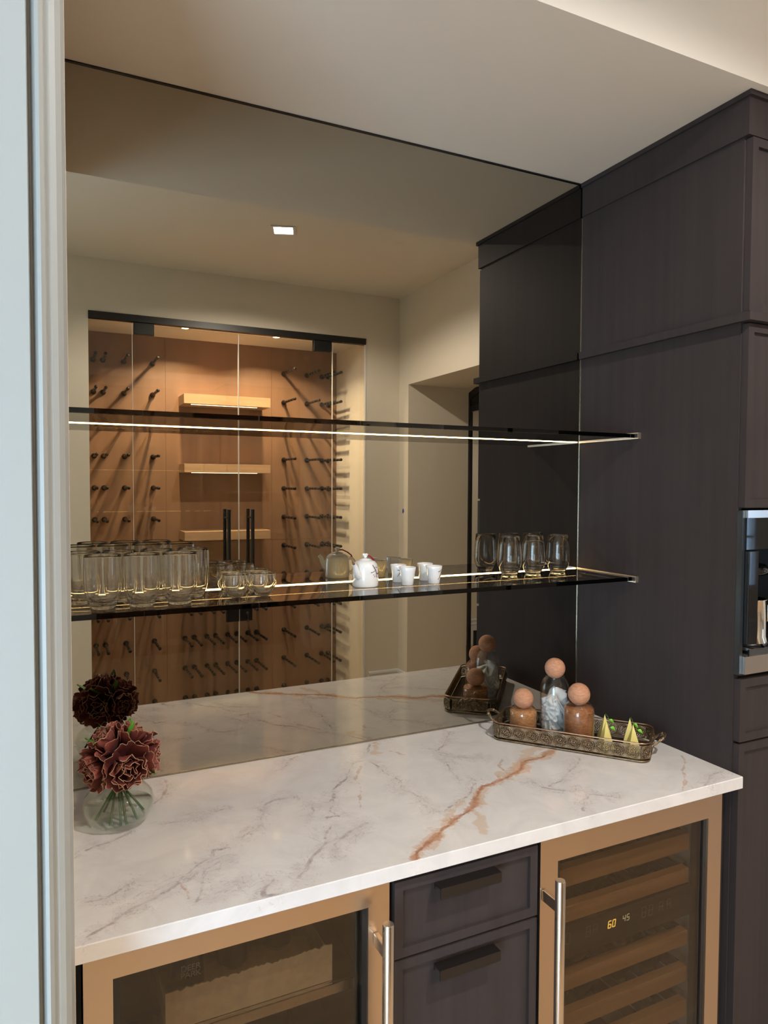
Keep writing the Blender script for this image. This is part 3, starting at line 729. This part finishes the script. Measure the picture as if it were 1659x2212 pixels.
bowl = double_wall(.060, [(.0150, 0), (.0170, .001), (.0190, .004), (.0222, .008), (.0260, .012), (.0315, .024), (.0338, .036), (.0332, .048), (.0318, .056)], .0308, .0048, .008)
for i, (x, y, lb) in enumerate(((-1.227, -.15, 'front left of the four'), (-1.157, -.15, 'front right of the four'), (-1.223, -.072, 'rear left of the four'), (-1.154, -.072, 'rear right of the four'))):
    place_glass('small_glass', bowl, x, y, f'small rounded double walled espresso glass, {lb}', 'small double walled glasses')
wine = [('bowl', MB().lathe([(.0302, .0156), (.0355, .026), (.0384, .042), (.0378, .062), (.0352, .092), (.0322, .1222), (.0318, .1228), (.0314, .1222), (.0344, .092), (.0370, .062), (.0376, .042), (.0347, .0262), (.0292, .0160), (.0302, .0156)], 48).mesh('bowl', 'clear_glass')),
        ('thick_base', MB().lathe([(0, 0), (.0215, 0), (.0232, .001), (.0240, .004), (.0288, .0120), (.0300, .0150), (.0285, .0160), (.0240, .0125), (.0160, .0100), (0, .0090)], 44).mesh('thick_base', 'clear_glass')),
        ('rim', ring_mesh('rim', .0320, .1224, .0006))]
for x, y, lb in ((-.336, -.068, 'left of three near the tall cabinet'), (-.243, -.066, 'middle of three near the tall cabinet'), (-.143, -.066, 'right of three, closest to the tall cabinet')):
    place_glass('stemless_glass', wine, x, y, f'stemless clear wine glass, {lb}', 'stemless wine glasses')

# ------------------------------------------------------------------ tea set
def cup(x, y, label, rz, paint):
    r = empty('tea_cup', (x, y, ZS), rz, label=label, cat='cup', group='white tea cups')
    p = [(0, .001), (.0145, .001), (.0155, 0), (.0165, .001), (.0190, .020), (.0225, .042), (.0240, .0500), (.0234, .0512), (.0225, .0500), (.0208, .040), (.0172, .018), (.0145, .006), (0, .005)]
    lpart('cup_body', MB().lathe(p, 36), 'porcelain', r)
    def rad(z): return .0167 + (z - .001) * (.0240 - .0165) / .049
    if paint:
        mb = MB()
        for pts in paint:
            q = []
            for a, z in pts: rr = rad(z) + .0001; q.append((rr * math.cos(a), rr * math.sin(a), z))
            mb.tube(q, [.0006 + .0004 * (1 - k / len(q)) for k in range(len(q))], 5)
        lpart('painted_twig', mb, 'paint_branch', r)
    return r
A = -PI / 2
tw1 = [[(A - .55, .038), (A - .35, .036), (A - .1, .039), (A + .25, .041)], [(A - .1, .039), (A - .2, .030), (A - .45, .022), (A - .6, .018)], [(A - .05, .038), (A + .02, .028), (A - .1, .018)]]
tw2 = [[(A + .1, .036), (A + .35, .037), (A + .7, .040)], [(A + .75, .036), (A + .6, .028), (A + .4, .020), (A + .15, .012)], [(A + .6, .028), (A + .75, .022)]]
cup(-.731, -.130, 'plain white tapered tea cup, front left of the four', 0, None)
cup(-.646, -.132, 'white tea cup with a painted twig, front right of the four', 0, tw2)
cup(-.727, -.064, 'white tea cup with painted dark twig, rear left of the four', 0, tw1)
cup(-.638, -.064, 'white tea cup, rear right of the four', 0, None)

def teapot():
    r = empty('teapot', (-.851, -.105, ZS), label='small white porcelain teapot with red cord on the lower shelf', cat='teapot')
    body = [(0, .001), (.0330, .001), (.0350, .0), (.0362, .003), (.0368, .010), (.0362, .040), (.0350, .056), (.0325, .064), (.0270, .0700), (.0185, .0735), (.0170, .0735)]
    lpart('pot_body', MB().lathe(body + [(0, .0733)], 44), 'porcelain', r)
    ld = lpart('lid', MB().lathe([(.0180, .0738), (.0178, .0752), (.0120, .0775), (.0040, .0790), (0, .0792)], 32), 'porcelain', r)
    lpart('knob', MB().sphere((0, 0, .0845), .0058, 16).sphere((.0045, .001, .0880), .0042, 12).sphere((-.0045, .001, .0885), .0040, 12).sphere((0, -.004, .0890), .0036, 12), 'porcelain', ld)
    d = Vector((-.84, -.55, 0)).normalized()
    sp = [d * .026 + Vector((0, 0, .030)), d * .038 + Vector((0, 0, .036)), d * .046 + Vector((0, 0, .048)), d * .051 + Vector((0, 0, .060)), d * .058 + Vector((0, 0, .0665))]
    lpart('spout', MB().tube(sp, [.0135, .0115, .0080, .0062, .0058], 18), 'porcelain', r)
    lpart('spout_mouth', MB().tube([sp[-1] - d * .001, sp[-1] + d * .0009 + Vector((0, 0, .0008))], .0042, 14), 'paint_branch', r)
    e = -d
    hd = []
    for k in range(13):
        a = -1.35 + 2.7 * k / 12
        hd.append(e * (.034 + .021 * math.cos(a)) + Vector((0, 0, .038 + .0235 * math.sin(a))))
    lpart('handle', MB().tube(hd, [.0042] * 13, 12, flat=1.3), 'porcelain', r)
    top = e * .046 + Vector((0, 0, .0605))
    cpts = [Vector((.004, 0, .0835)), e * .016 + Vector((0, 0, .0845)), e * .032 + Vector((0, 0, .0775)), e * .044 + Vector((0, 0, .068)), top]
    lpart('cord', MB().tube(cpts, .0019, 8).tube([p + Vector((0, -.003, .0005)) for p in cpts], .0016, 8).tube([top, top + Vector((0, 0, -.010)), top + Vector((.002, -.001, -.017))], .0011, 6), 'red_cord', r)
    # painted plum branch on the camera side
    def sp_(a, z): 
        rr = .0364 + (.0006 if z < .05 else -.0012 * (z - .05) / .006)
        return (rr * math.cos(a), rr * math.sin(a), z)
    mb = MB()
    for pts, wd in (([(-1.35, .062), (-1.22, .054), (-1.10, .048), (-1.02, .040), (-.85, .036), (-.62, .039)], .0011), ([(-1.10, .048), (-1.35, .043), (-1.55, .042)], .0007), ([(-1.02, .040), (-1.02, .033), (-.95, .028)], .0007), ([(-1.22, .054), (-1.0, .056), (-.85, .053)], .0006)):
        q = []
        for (a0, z0), (a1, z1) in zip(pts[:-1], pts[1:]):
            for k in range(4): s = k / 4; q.append(sp_(a0 + (a1 - a0) * s, z0 + (z1 - z0) * s))
        q.append(sp_(*pts[-1])); mb.tube(q, wd, 6)
    lpart('painted_branch', mb, 'paint_branch', r)
    mb = MB()
    for a, z in ((-1.5, .042), (-1.3, .035), (-.95, .028), (-.7, .042), (-.9, .054), (-1.2, .030)): mb.sphere(sp_(a, z), .0016, 8)
    lpart('painted_blossom', mb, 'paint_blossom', r)
teapot()

# ------------------------------------------------------------------ tray with jars and tea pyramids
TA = math.atan2(-.341, .283); TCX, TCY = -.237, -.258
e1 = Vector((math.cos(TA), math.sin(TA), 0)); e2 = Vector((-math.sin(TA), math.cos(TA), 0))
def T(a, b, z=0.0): return Vector((TCX, TCY, ZK)) + e1 * a + e2 * b + Vector((0, 0, z))
def tray():
    r = empty('filigree_tray', (TCX, TCY, ZK), TA, label='antique brass pierced filigree tray holding cork jars', cat='tray')
    L, W_, R, H = .222, .088, .028, .054
    def ring(off=0, n=8):
        pts = []
        for cx, cy_, a0 in ((L - R, W_ - R, 0), (-L + R, W_ - R, PI / 2), (-L + R, -W_ + R, PI), (L - R, -W_ + R, 3 * PI / 2)):
            for k in range(n + 1):
                a = a0 + PI / 2 * k / n; pts.append((cx + (R + off) * math.cos(a), cy_ + (R + off) * math.sin(a)))
        return pts
    lpart('tray_floor', MB().prism(ring(-.001), 2, 0, .003), 'tray_floor', r)
    def loop_tube(z, rad, mt, nm, flat=1.0, off=0):
        q = [(x, y, z) for x, y in ring(off)]; q.append(q[0]); lpart(nm, MB().tube(q, rad, 8, cap=False, flat=flat), mt, r)
    loop_tube(H, .0024, 'rim_copper', 'top_rim'); loop_tube(.004, .0026, 'antique_brass', 'bottom_rim')
    loop_tube(.0115, .0011, 'antique_brass', 'bead_line'); loop_tube(H - .007, .0011, 'antique_brass', 'bead_line')
    # one pierced medallion: rings, petal loops and studs, in the x-z plane
    md = MB(); s = .0185; zc = .0295
    def circ(cx, cz, rad, tr, n=18, a0=0, a1=2 * PI, y=0):
        q = [(cx + rad * math.cos(a0 + (a1 - a0) * k / n), y, cz + rad * math.sin(a0 + (a1 - a0) * k / n)) for k in range(n + 1)]
        md.tube(q, tr, 5, cap=False)
    circ(0, zc, s * .97, .0016, 20); circ(0, zc, s * .78, .0011, 16); circ(0, zc, s * .30, .0014, 10)
    for k in range(10):
        a = 2 * PI * k / 10; c_, s_ = math.cos(a), math.sin(a)
        q = []
        for j in range(7):
            u = -PI / 2 * 0 + PI * 2 * j / 6; rr = s * .53 + s * .22 * math.cos(u); tt = s * .12 * math.sin(u)
            q.append((rr * c_ - tt * s_, 0, zc + rr * s_ + tt * c_))
        md.tube(q, .0012, 4, cap=False)
        md.sphere((s * .885 * math.cos(a + .3), -.0004, zc + s * .885 * math.sin(a + .3)), .0015, 6)
    md.sphere((0, -.0006, zc), .0036, 8)
    for sx in (-1, 1):      # solid web in the corners between medallions
        for sz in (-1, 1):
            md.prism([(sx * s, zc + sz * s), (sx * s, zc + sz * s * .38), (sx * s * .74, zc + sz * s * .74), (sx * s * .38, zc + sz * s)], 1, -.0005, .0005)
    for sx in (-1, 1):
        for sz in (-1, 1): circ(sx * s, zc + sz * s, s * .45, .0013, 6, *( (PI if sz > 0 else PI / 2, 1.5 * PI if sz > 0 else PI) if sx > 0 else ((1.5 * PI, 2 * PI) if sz > 0 else (0, PI / 2))))
    me = md.mesh('medallion', 'antique_brass', fix=False)
    n1 = 10; step = 2 * (L - R + .006) / n1
    for k in range(n1):
        x = -(L - R + .006) + step * (k + .5)
        for y, rz in ((-W_, 0), (W_, PI)):
            o = link('medallion', me, r, (x, y, 0)); o.rotation_euler = (0, 0, rz); o.scale = (step / (2 * s), 1, 1)
    for k in range(3):
        y = -(W_ - R) + 2 * (W_ - R) / 3 * (k + .5)
        for x, rz in ((L, PI / 2), (-L, -PI / 2)):
            o = link('medallion', me, r, (x, y, 0)); o.rotation_euler = (0, 0, rz); o.scale = (1.08, 1, 1)
    for sx in (-1, 1):
        for sy in (-1, 1):
            a = math.atan2(sy, sx); 
            o = link('medallion', me, r, (sx * (L - R + R * .70), sy * (W_ - R + R * .70), 0)); o.rotation_euler = (0, 0, a + PI / 2); o.scale = (.92, 1, 1)
    # looped twisted handles
    for sx in (-1, 1):
        q = []; q2 = []
        for k in range(21):
            a = PI * k / 20; yy = -.036 * math.cos(a); xx = L + .002 + .034 * math.sin(a); zz = .034 + .026 * math.sin(a)
            tw = k * 1.1
            q.append((sx * (xx + .0022 * math.cos(tw)), yy, zz + .0022 * math.sin(tw))); q2.append((sx * (xx - .0022 * math.cos(tw)), yy, zz - .0022 * math.sin(tw)))
        mb = MB().tube(q, .0026, 8).tube(q2, .0026, 8)
        for k in (0, 6, 14, 20): mb.sphere(q[k], .0052, 10)
        lpart('handle', mb, 'antique_brass', r)
tray()

def jar(a, b, R, h_body, ball_c, ball_r, label, fill_h, fill_mat, fold=False):
    p = T(a, b, .0032); r = empty('cork_jar', p, label=label, cat='jar', group='cork ball jars on the tray')
    zt_ = h_body; nk = ball_r * .88
    out = [(0, 0), (R * .90, 0), (R * .97, .002), (R, .007), (R, zt_ * .72), (R * .985, zt_ * .78), (R * .93, zt_ * .86), (R * .80, zt_ * .93), (nk + .0022, zt_ * .965), (nk + .0015, zt_)]
    inn = [(max(x - .0016, 0), max(z, .0025)) for x, z in out[1:]][::-1] + [(0, .0025)]
    lpart('jar_glass', MB().lathe(out + [(nk + .0008, zt_ + .0006)] + inn, 44), 'jar_pane', r)
    lpart('cork_ball', MB().sphere((0, 0, ball_c), ball_r, 36), 'cork', r)
    Ri = R - .0024
    if not fold:
        pr = [(0, .0032), (Ri * .92, .0032), (Ri, .008), (Ri, fill_h - .004), (Ri * .93, fill_h), (0, fill_h + .002)]
        lpart('filling', MB().lathe(pr, 40), fill_mat, r)
    else:   # crumpled white sachets packed in folds
        rnd = random.Random(11); n, mz = 72, 60; mb = MB(); vs_ = []; fs_ = []
        for j in range(mz + 1):
            z = .004 + (fill_h - .004) * j / mz
            for k in range(n):
                an = 2 * PI * k / n
                q = (math.cos(an) * 2.1, math.sin(an) * 2.1, z * 62 + 1.4 * math.sin(an * 1.3 + 1))
                f1 = abs(mnoise.noise(q)); f2 = abs(mnoise.noise((q[0] * 2.3 + 5, q[1] * 2.3, q[2] * 2.1)))
                rr = Ri * (1 - .34 * min(1, f1 * 1.5) - .16 * f2)
                top = .85 + .3 * mnoise.noise((math.cos(an) * 1.3, math.sin(an) * 1.3, 4))
                if j == mz: rr *= .05
                elif j > mz - 6: rr *= .95 - .12 * (j - mz + 6)
                zz = .004 + (z - .004) * (top if j > mz * .4 else 1 + (top - 1) * j / (mz * .4))
                vs_.append((rr * math.cos(an), rr * math.sin(an), zz))
        for j in range(mz):
            for k in range(n): fs_.append((j * n + k, j * n + (k + 1) % n, (j + 1) * n + (k + 1) % n, (j + 1) * n + k))
        fs_.append(tuple(range(n))[::-1]); fs_.append(tuple(range(mz * n, mz * n + n)))
        mb.add(vs_, fs_, True); lpart('filling', mb, fill_mat, r, fix=False)
    return r
jar(-.152, .010, .0430, .083, .1050, .0310, 'short jar of light brown granules with a cork ball, at the left of the tray', .072, 'grain_light')
jar(-.062, .040, .0440, .180, .2030, .0310, 'tall jar of crumpled white sachets with a cork ball', .142, 'paper_white', True)
jar(.018, -.002, .0455, .122, .1440, .0325, 'medium jar of dark brown granules with a cork ball', .106, 'grain_dark')

def pyramid(a, b, rz, label):
    r = empty('tea_pyramid', T(a, b, .0032), rz, label=label, cat='tea box', group='yellow tea pyramids on the tray')
    s, h = .0185, .076
    v = [(-s, -s, 0), (s, -s, 0), (s, s, 0), (-s, s, 0), (0, 0, h)]
    lpart('paper_pyramid', MB().add(v, [(3, 2, 1, 0), (0, 1, 4), (1, 2, 4), (2, 3, 4), (3, 0, 4)]), 'tea_yellow', r)
    tilt = math.atan2(s, h)
    text('lettering', 'Tea\nForté', .0075, r, (0, -s * (1 - .0115 / h) - .0003, .0115), (PI / 2 - tilt, 0, 0), 'tea_ink', ext=.0001)
    # leaf on a wire stalk from the tip
    lw = MB().tube([(0, 0, h - .002), (.002, 0, h + .002), (.007, -.004, h - .004), (.010, -.008, h - .014)], .0005, 5)
    lpart('stalk', lw, 'leaf_green', r)
    n = 7; top = []; bot = []
    for k in range(n + 1):
        u = k / n; wd = .0048 * math.sin(PI * u) ** .8; x = .010 + .015 * u; z = h - .014 - .010 * u + .003 * math.sin(PI * u)
        top.append((x + wd * .3, -.008 - .002 * u, z + wd)); bot.append((x - wd * .3, -.008 - .002 * u, z - wd))
    vs_ = top + bot; m = n + 1
    lf = lpart('leaf', MB().add(vs_, [(i, i + 1, m + i + 1, m + i) for i in range(n)], True), 'leaf_lime', r, fix=False)
    md = lf.modifiers.new('thick', 'SOLIDIFY'); md.thickness = .0006
pyramid(.086, .052, math.radians(-25), 'yellow tea pyramid, rear left of the four on the tray')
pyramid(.098, -.018, math.radians(-15), 'yellow tea pyramid, front left of the four on the tray')
pyramid(.158, .050, math.radians(-50), 'yellow tea pyramid, rear right of the four on the tray')
pyramid(.172, -.006, math.radians(-22), 'yellow tea pyramid, front right of the four on the tray')

# ------------------------------------------------------------------ vase with peonies
VX, VY = -1.512, -.220
def vase():
    r = empty('glass_vase', (VX, VY, ZK), label='squat round clear glass vase at the left end of the worktop', cat='vase')
    o = [(0, 0), (.040, 0), (.052, .003), (.066, .014), (.0755, .032), (.0770, .048), (.0720, .064), (.060, .078), (.044, .088), (.034, .094), (.032, .100)]
    i_ = [(max(x - .0022, 0), max(z, .004)) for x, z in o[1:]][::-1] + [(0, .004)]
    lpart('vase_glass', MB().lathe(o + [(.031, .1008)] + i_, 56), 'vase_pane', r)
    wtr = [(0, .0048), (.036, .0048), (.049, .0075), (.0627, .017), (.0715, .032), (.0730, .042), (0, .042)]
    lpart('water', MB().lathe(wtr, 48), 'water_pane', r)
vase()
def petal_mesh(seed, wd, ht, cup_, ruf):
    rnd = random.Random(seed); vv = [0, .18, .38, .58, .75, .88, .95, .982, 1.0]; nu = 16
    ph = [rnd.uniform(0, 6.28) for _ in range(4)]; notch = rnd.uniform(-.3, .3)
    vs_ = []; al = []; ed = []; fs_ = []
    for j, v in enumerate(vv):
        for i in range(nu + 1):
            u = -1 + 2 * i / nu
            # side rim rows stay narrow so that the pale edge is thin
            ue = math.copysign(1 - (1 - abs(u)) ** 1.35, u)
            half = wd * (.20 + .80 * math.sin(min(1, v * 1.15) * PI / 2) ** .9) * (1 - .10 * max(0, v - .8) / .2)
            top_round = ht * (1 - .22 * ue ** 2 * v ** 2 - .08 * math.exp(-((ue - notch) / .16) ** 2) * v ** 6)
            x = half * ue; z = top_round * v
            y = cup_ * (ht * .55 * v ** 2 + wd * .75 * ue ** 2 * v)
            amp = ruf * v ** 3
            y += amp * (math.sin(ue * 7 + ph[0]) * .6 + math.sin(ue * 13 + ph[1]) * .4)
            z += amp * .7 * math.sin(ue * 9 + ph[2]); x += amp * .4 * math.sin(ue * 11 + ph[3])
            if v > .8: y -= cup_ * ht * .9 * (v - .8) ** 1.2 * (.4 + .6 * abs(math.sin(ue * 3 + ph[0])))
            vs_.append((x, y, z)); al.append(v * (.75 + .25 * math.sin(u * 5 + ph[1]))); ed.append(1.0 if v >= .99 else (.25 if v > .97 else 0))
    for j in range(len(vv) - 1):
        for i in range(nu):
            a = j * (nu + 1) + i; fs_.append((a, a + 1, a + nu + 2, a + nu + 1))
    me = bpy.data.meshes.new('petal'); me.from_pydata(vs_, [], fs_); me.materials.append(MATS['peony_petal'])
    for k, d in (('along', al), ('edge', ed)):
        at = me.attributes.new(k, 'FLOAT', 'POINT'); at.data.foreach_set('value', d)
    me.polygons.foreach_set('use_smooth', [True] * len(fs_)); me.update(); return me
PET = {k: [petal_mesh(10 * i + k, w_, h_, c_, rf) for i in range(3)] for k, (w_, h_, c_, rf) in enumerate(((.034, .056, .50, .0046), (.031, .051, .60, .0050), (.025, .042, .60, .0052), (.019, .032, .50, .0055)))}
def leaf_mesh():
    vs_ = []; fs_ = []; n = 10
    for k in range(n + 1):
        u = k / n; wd = .010 * math.sin(PI * min(1, u * .96 + .03)) ** .8; z = .046 * u; y = .010 * u * u
        vs_ += [(-wd, y + .003, z), (0, y, z), (wd, y + .003, z)]
    for k in range(n):
        a = 3 * k; fs_ += [(a, a + 1, a + 4, a + 3), (a + 1, a + 2, a + 5, a + 4)]
    me = bpy.data.meshes.new('leaf'); me.from_pydata(vs_, [], fs_); me.materials.append(MATS['leaf_green']); me.polygons.foreach_set('use_smooth', [True] * len(fs_)); me.update(); return me
LEAF = leaf_mesh()
BC = Vector((VX + .004, VY, ZK + .148))
def basis(t, inward):
    z = t.normalized(); y = (inward - z * inward.dot(z)).normalized(); x = y.cross(z)
    m = Matrix.Identity(3)
    for i in range(3): m[i][0] = x[i]; m[i][1] = y[i]; m[i][2] = z[i]
    return m
def peony(d, dist, sc, label, seed, stem_end, leaves=()):
    rnd = random.Random(seed); ax = Vector(d).normalized(); c = BC + ax * dist - ax * .036 * sc
    r = empty('peony', c, label=label, cat='flower', group='burgundy peonies in the vase')
    ref = Vector((0, 0, 1)) if abs(ax.z) < .85 else Vector((1, 0, 0))
    ua = (ref - ax * ref.dot(ax)).normalized(); va = ax.cross(ua)
    for k, (n, tilt, base) in enumerate(((5, 68, .006), (5, 45, .005), (4, 25, .003), (3, 10, .002))):
        for i in range(n):
            a = 2 * PI * i / n + k * .5 + rnd.uniform(-.18, .18)
            rad = ua * math.cos(a) + va * math.sin(a); tl = math.radians(tilt + rnd.uniform(-9, 9))
            t = ax * math.cos(tl) + rad * math.sin(tl)
            o = link('petal', PET[k][rnd.randrange(3)], r)
            s = sc * rnd.uniform(.88, 1.1)
            o.matrix_local = Matrix.Translation(rad * base * sc + ax * (.004 * k * sc)) @ (basis(t, ax * math.sin(tl) - rad * math.cos(tl)).to_4x4()) @ Matrix.Diagonal((s, s, s, 1))
            md = o.modifiers.new('thick', 'SOLIDIFY'); md.thickness = .0007
    # stem through the neck of the vase
    neck = Vector((VX + .004 * math.cos(seed), VY + .008 * math.sin(seed * 2.1), ZK + .095)); end = Vector((VX + stem_end[0], VY + stem_end[1], ZK + .010 + stem_end[2]))
    q = [c - c, (neck - c) * .6 + Vector((0, 0, .006)), neck - c, (neck + end) / 2 - c + Vector((0, 0, .002)), end - c]
    lpart('stem', MB().tube(q, .0026, 8), 'stem_green', r)
    for ld, off in leaves:
        o = link('leaf', LEAF, r); o.matrix_local = Matrix.Translation(Vector(off)) @ basis(Vector(ld), Vector((0, 0, 1)) if abs(Vector(ld).normalized().z) < .8 else Vector((0, -1, 0))).to_4x4()
        md = o.modifiers.new('thick', 'SOLIDIFY'); md.thickness = .0007
peony((.12, -.95, -.05), .066, 1.05, 'burgundy peony at the front centre of the vase bouquet', 1, (.012, -.042, 0), [((.35, -.5, .8), (.012, .018, .045))])
peony((-.95, -.45, -.12), .066, .98, 'burgundy peony at the left of the bouquet nearest the casing', 2, (-.050, -.018, .012), [((-.9, -.2, .25), (-.005, .01, .038))])
peony((.95, -.25, -.02), .068, .98, 'burgundy peony at the right side of the bouquet', 3, (.052, -.014, .014), [((.75, -.2, -.6), (.0, -.01, -.02))])
peony((-.50, -.10, .75), .058, .95, 'burgundy peony at the upper left of the bouquet', 4, (-.022, -.038, .002))
peony((.52, .05, .75), .060, .95, 'burgundy peony at the upper right of the bouquet', 5, (.036, -.034, .004))
peony((-.35, .90, .10), .064, .98, 'burgundy peony at the back left facing the mirror', 6, (-.030, .036, .004), [((-.7, .5, .3), (0, 0, .03))])
peony((.55, .85, .05), .064, .98, 'burgundy peony at the back right facing the mirror', 7, (.030, .038, .004), [((.3, .6, .7), (0, 0, .03))])
peony((.15, -.55, -.80), .045, .62, 'small drooping peony low at the front of the bouquet', 8, (.0, -.045, .0), [((-.5, -.6, -.7), (-.02, -.01, -.0))])

# ------------------------------------------------------------------ wine cellar seen in the mirror
def cellar():
    fr = empty('cellar_frame', (-.45, YF, 0), label='black header bar and fixed glass sides of the wine cellar front', cat='glass front')
    part('header', B(-1.402, .4975, YF - .035, YF + .012, 2.724, 2.767), 'black_metal', fr)
    gy0, gy1 = YF - .022, YF - .012
    part('side_glass', B(-1.402, -1.1445, gy0, gy1, .004, 2.724), 'clear_pane', fr)
    part('side_glass', B(.2425, .4975, gy0, gy1, .004, 2.724), 'clear_pane', fr)
    part('floor_channel', B(-1.402, -1.1445, gy0 - .004, gy1 + .004, 0, .004), 'black_metal', fr)
    def door(x0, x1, hx, px, hgx, key, label):
        r = empty('glass_door', ((x0 + x1) / 2, YF - .017, .012), label=label, cat='door', group='glass doors of the wine cellar')
        part('door_glass', B(x0, x1, gy0, gy1, .012, 2.712), 'clear_pane', r)
        for xe in (x0, x1): part('edge_seal', B(xe - .0012, xe + .0012, gy0 - .002, gy1 + .002, .014, 2.71), 'seal', r)
        part('hinge', B(hgx[0], hgx[1], gy0 - .014, gy1 + .014, 2.648, 2.7235), 'black_metal', r, .002)
        part('hinge', B(hgx[0], hgx[1], gy0 - .014, gy1 + .014, .014, .085), 'black_metal', r, .002)
        h = empty('handle', (0, 0, 0)); h.parent = r; h.location = (px - (x0 + x1) / 2, 0, 1.2 - .012)
        for sy in (-1, 1):
            part('grip', MB().tube([(px, YF - .017 + sy * .062, .87), (px, YF - .017 + sy * .062, 1.514)], .0125, 14), 'black_metal', h)
        for zz in (.93, 1.455): part('standoff', MB().tube([(px, YF - .079, zz), (px, YF + .045, zz)], .007, 10), 'black_metal', h)
        lx0, lx1 = (x1 - .088, x1 - .002) if px < -.45 else (x0 + .002, x0 + .088)
        l = part('lock', B(lx0, lx1, gy0 - .012, gy1 + .014, .736, .826), 'black_metal', r, .002)
        if key:
            cx = lx0 + .05
            part('keyhole', MB().tube([(cx, gy1 + .014, .79), (cx, gy1 + .020, .79)], .010, 14), 'chrome', l)
            part('key', MB().box(cx - .0015, cx + .0015, gy1 + .020, gy1 + .036, .784, .796).box(cx - .003, cx + .003, gy1 + .030, gy1 + .032, .748, .784).box(cx - .008, cx + .008, gy1 + .030, gy1 + .032, .730, .748), 'chrome', l)
    pbr('seal', (.75, .74, .70), .2)
    door(-1.1415, -.4530, -1.13, -.534, (-1.132, -1.006), False, 'left glass cellar door with black double bar handle, seen in the mirror')
    door(-.4500, .2395, .22, -.370, (.092, .228), True, 'right glass cellar door with lock and key, seen in the mirror')

    rk = empty('wine_rack_wall', (-.45, YB, 0), label='brown wooden wine wall with rows of black bottle pegs', cat='wine rack')
    xs_ = [-1.449, -.853, -.050, .4975]
    for a, b in zip(xs_[:-1], xs_[1:]):
        for z0, z1 in ((0.001, 1.25), (1.2512, 2.7575)):
            part('wood_panel', B(a + .0006, b - .0006, YB - .021, YB, z0, z1), 'cellar_wood', rk)
    # peg: ball foot, grooved rod pointing out of the wall (+y)
    Lp = .295; prof = [(0, -.004), (.012, -.003), (.0185, .004), (.0200, .013), (.0175, .022), (.0105, .028), (.0095, .032)]
    for k in range(4):
        z = .060 + k * .058
        prof += [(.0095, z - .005), (.0078, z - .003), (.0078, z + .003), (.0095, z + .005)]
    prof += [(.0095, Lp - .022), (.0112, Lp - .018), (.0115, Lp - .004), (.0095, Lp), (0, Lp)]
    pm = MB().lathe(prof, 12).mesh('peg', 'bronze_black')
    pm.transform(Matrix.Rotation(-PI / 2, 4, 'X'))
    def peg(x, z): link('peg', pm, rk, (x + .45, .0005, z))
    zr = lambda k: 2.557 - .2252 * k
    for x in (-1.344, -1.281, -1.142, -.945, .046, .239, .366, .421):
        for k in range(12): peg(x, zr(k))
    for x in (-.725, -.657, -.563, -.497, -.404, -.335, -.248, -.178):
        for k in (8, 9, 10, 11): peg(x, zr(k))

    for i, (z0, z1, lb, led) in enumerate(((2.262, 2.332, 'top oak floating shelf with light strip in the wine cellar', True), (1.770, 1.832, 'middle oak floating shelf with light strip in the wine cellar', True), (1.277, 1.342, 'lowest oak floating shelf behind the cellar door handles', True))):
        r = empty('floating_shelf', (-.4425, YB + .11, z0), label=lb, cat='shelf', group='oak shelves in the wine cellar')
        part('board', B(-.759, -.126, YB + .0005, YB + .225, z0, z1), 'oak_shelf', r, .001)
        if led: part('light_strip', B(-.70, -.215, YB + .168, YB + .180, z0 - .0025, z0 - .0003), 'led_cellar', r)
    for i, (x, lb) in enumerate(((-.780, 'left small puck light in the cellar ceiling'), (-.135, 'right small puck light in the cellar ceiling'))):
        r = empty('puck_light', (x, -3.085, 2.75), label=lb, cat='light', group='puck lights in the cellar ceiling')
        part('trim_ring', MB().lathe([(.024, .0), (.036, .0), (.036, .0075), (.024, .0075)], 24, (x, -3.085, 2.7502)), 'trim_paint', r)
        part('lens', MB().lathe([(0, .001), (.0235, .001), (.0235, .006), (0, .006)], 20, (x, -3.085, 2.7502)), 'lens_warm', r)
        l = bpy.data.lights.new('puck_beam', 'AREA'); l.shape = 'DISK'; l.size = .046; l.energy = 25; l.color = (1, .78, .50); l.spread = 2.4
        o = bpy.data.objects.new('puck_beam', l); COL.objects.link(o); o.parent = r; o.location = (0, 0, .0005)
cellar()
# painter's tape on the wall edge
solo('tape_scrap', MB().prism([(-2.855, 1.478), (-2.843, 1.472), (-2.825, 1.484), (-2.826, 1.500), (-2.842, 1.510), (-2.852, 1.498)], 0, XW - .0010, XW - .0002), 'tape_blue', 'small scrap of blue tape on the hall wall, seen in the mirror', 'tape')

# ------------------------------------------------------------------ recessed downlights of the hall
def downlight(x, y, z, label, energy, color=(1.0, .945, .88), spot=2.75, ang=.35):
    r = empty('downlight', (x, y, z - .006), label=label, cat='ceiling light', group='square recessed downlights')
    s = .052; rt_ = Matrix.Rotation(ang, 3, 'Z')
    def rot(mb):
        mb.v = [tuple(rt_ @ Vector((a, b, c))) for a, b, c in mb.v]; return mb
    mb = MB().box(-s - .014, s + .014, -s - .014, -s, 0, .0055).box(-s - .014, s + .014, s, s + .014, 0, .0055).box(-s - .014, -s, -s, s, 0, .0055).box(s, s + .014, -s, s, 0, .0055)
    lpart('trim', rot(mb), 'trim_paint', r)
    lpart('lens', rot(B(-s, s, -s, s, .002, .0055)), 'lens_white', r)
    l = bpy.data.lights.new('downlight_beam', 'SPOT'); l.energy = energy; l.color = color; l.spot_size = spot; l.spot_blend = .35; l.shadow_soft_size = .010
    o = bpy.data.objects.new('downlight_beam', l); COL.objects.link(o); o.parent = r; o.location = (0, 0, .0)
downlight(-.448, -1.92, ZM, 'bright square downlight in the hall ceiling, seen in the mirror', 175)
downlight(3.0, -2.6, 2.9, 'square downlight in the ceiling of the side room', 140)
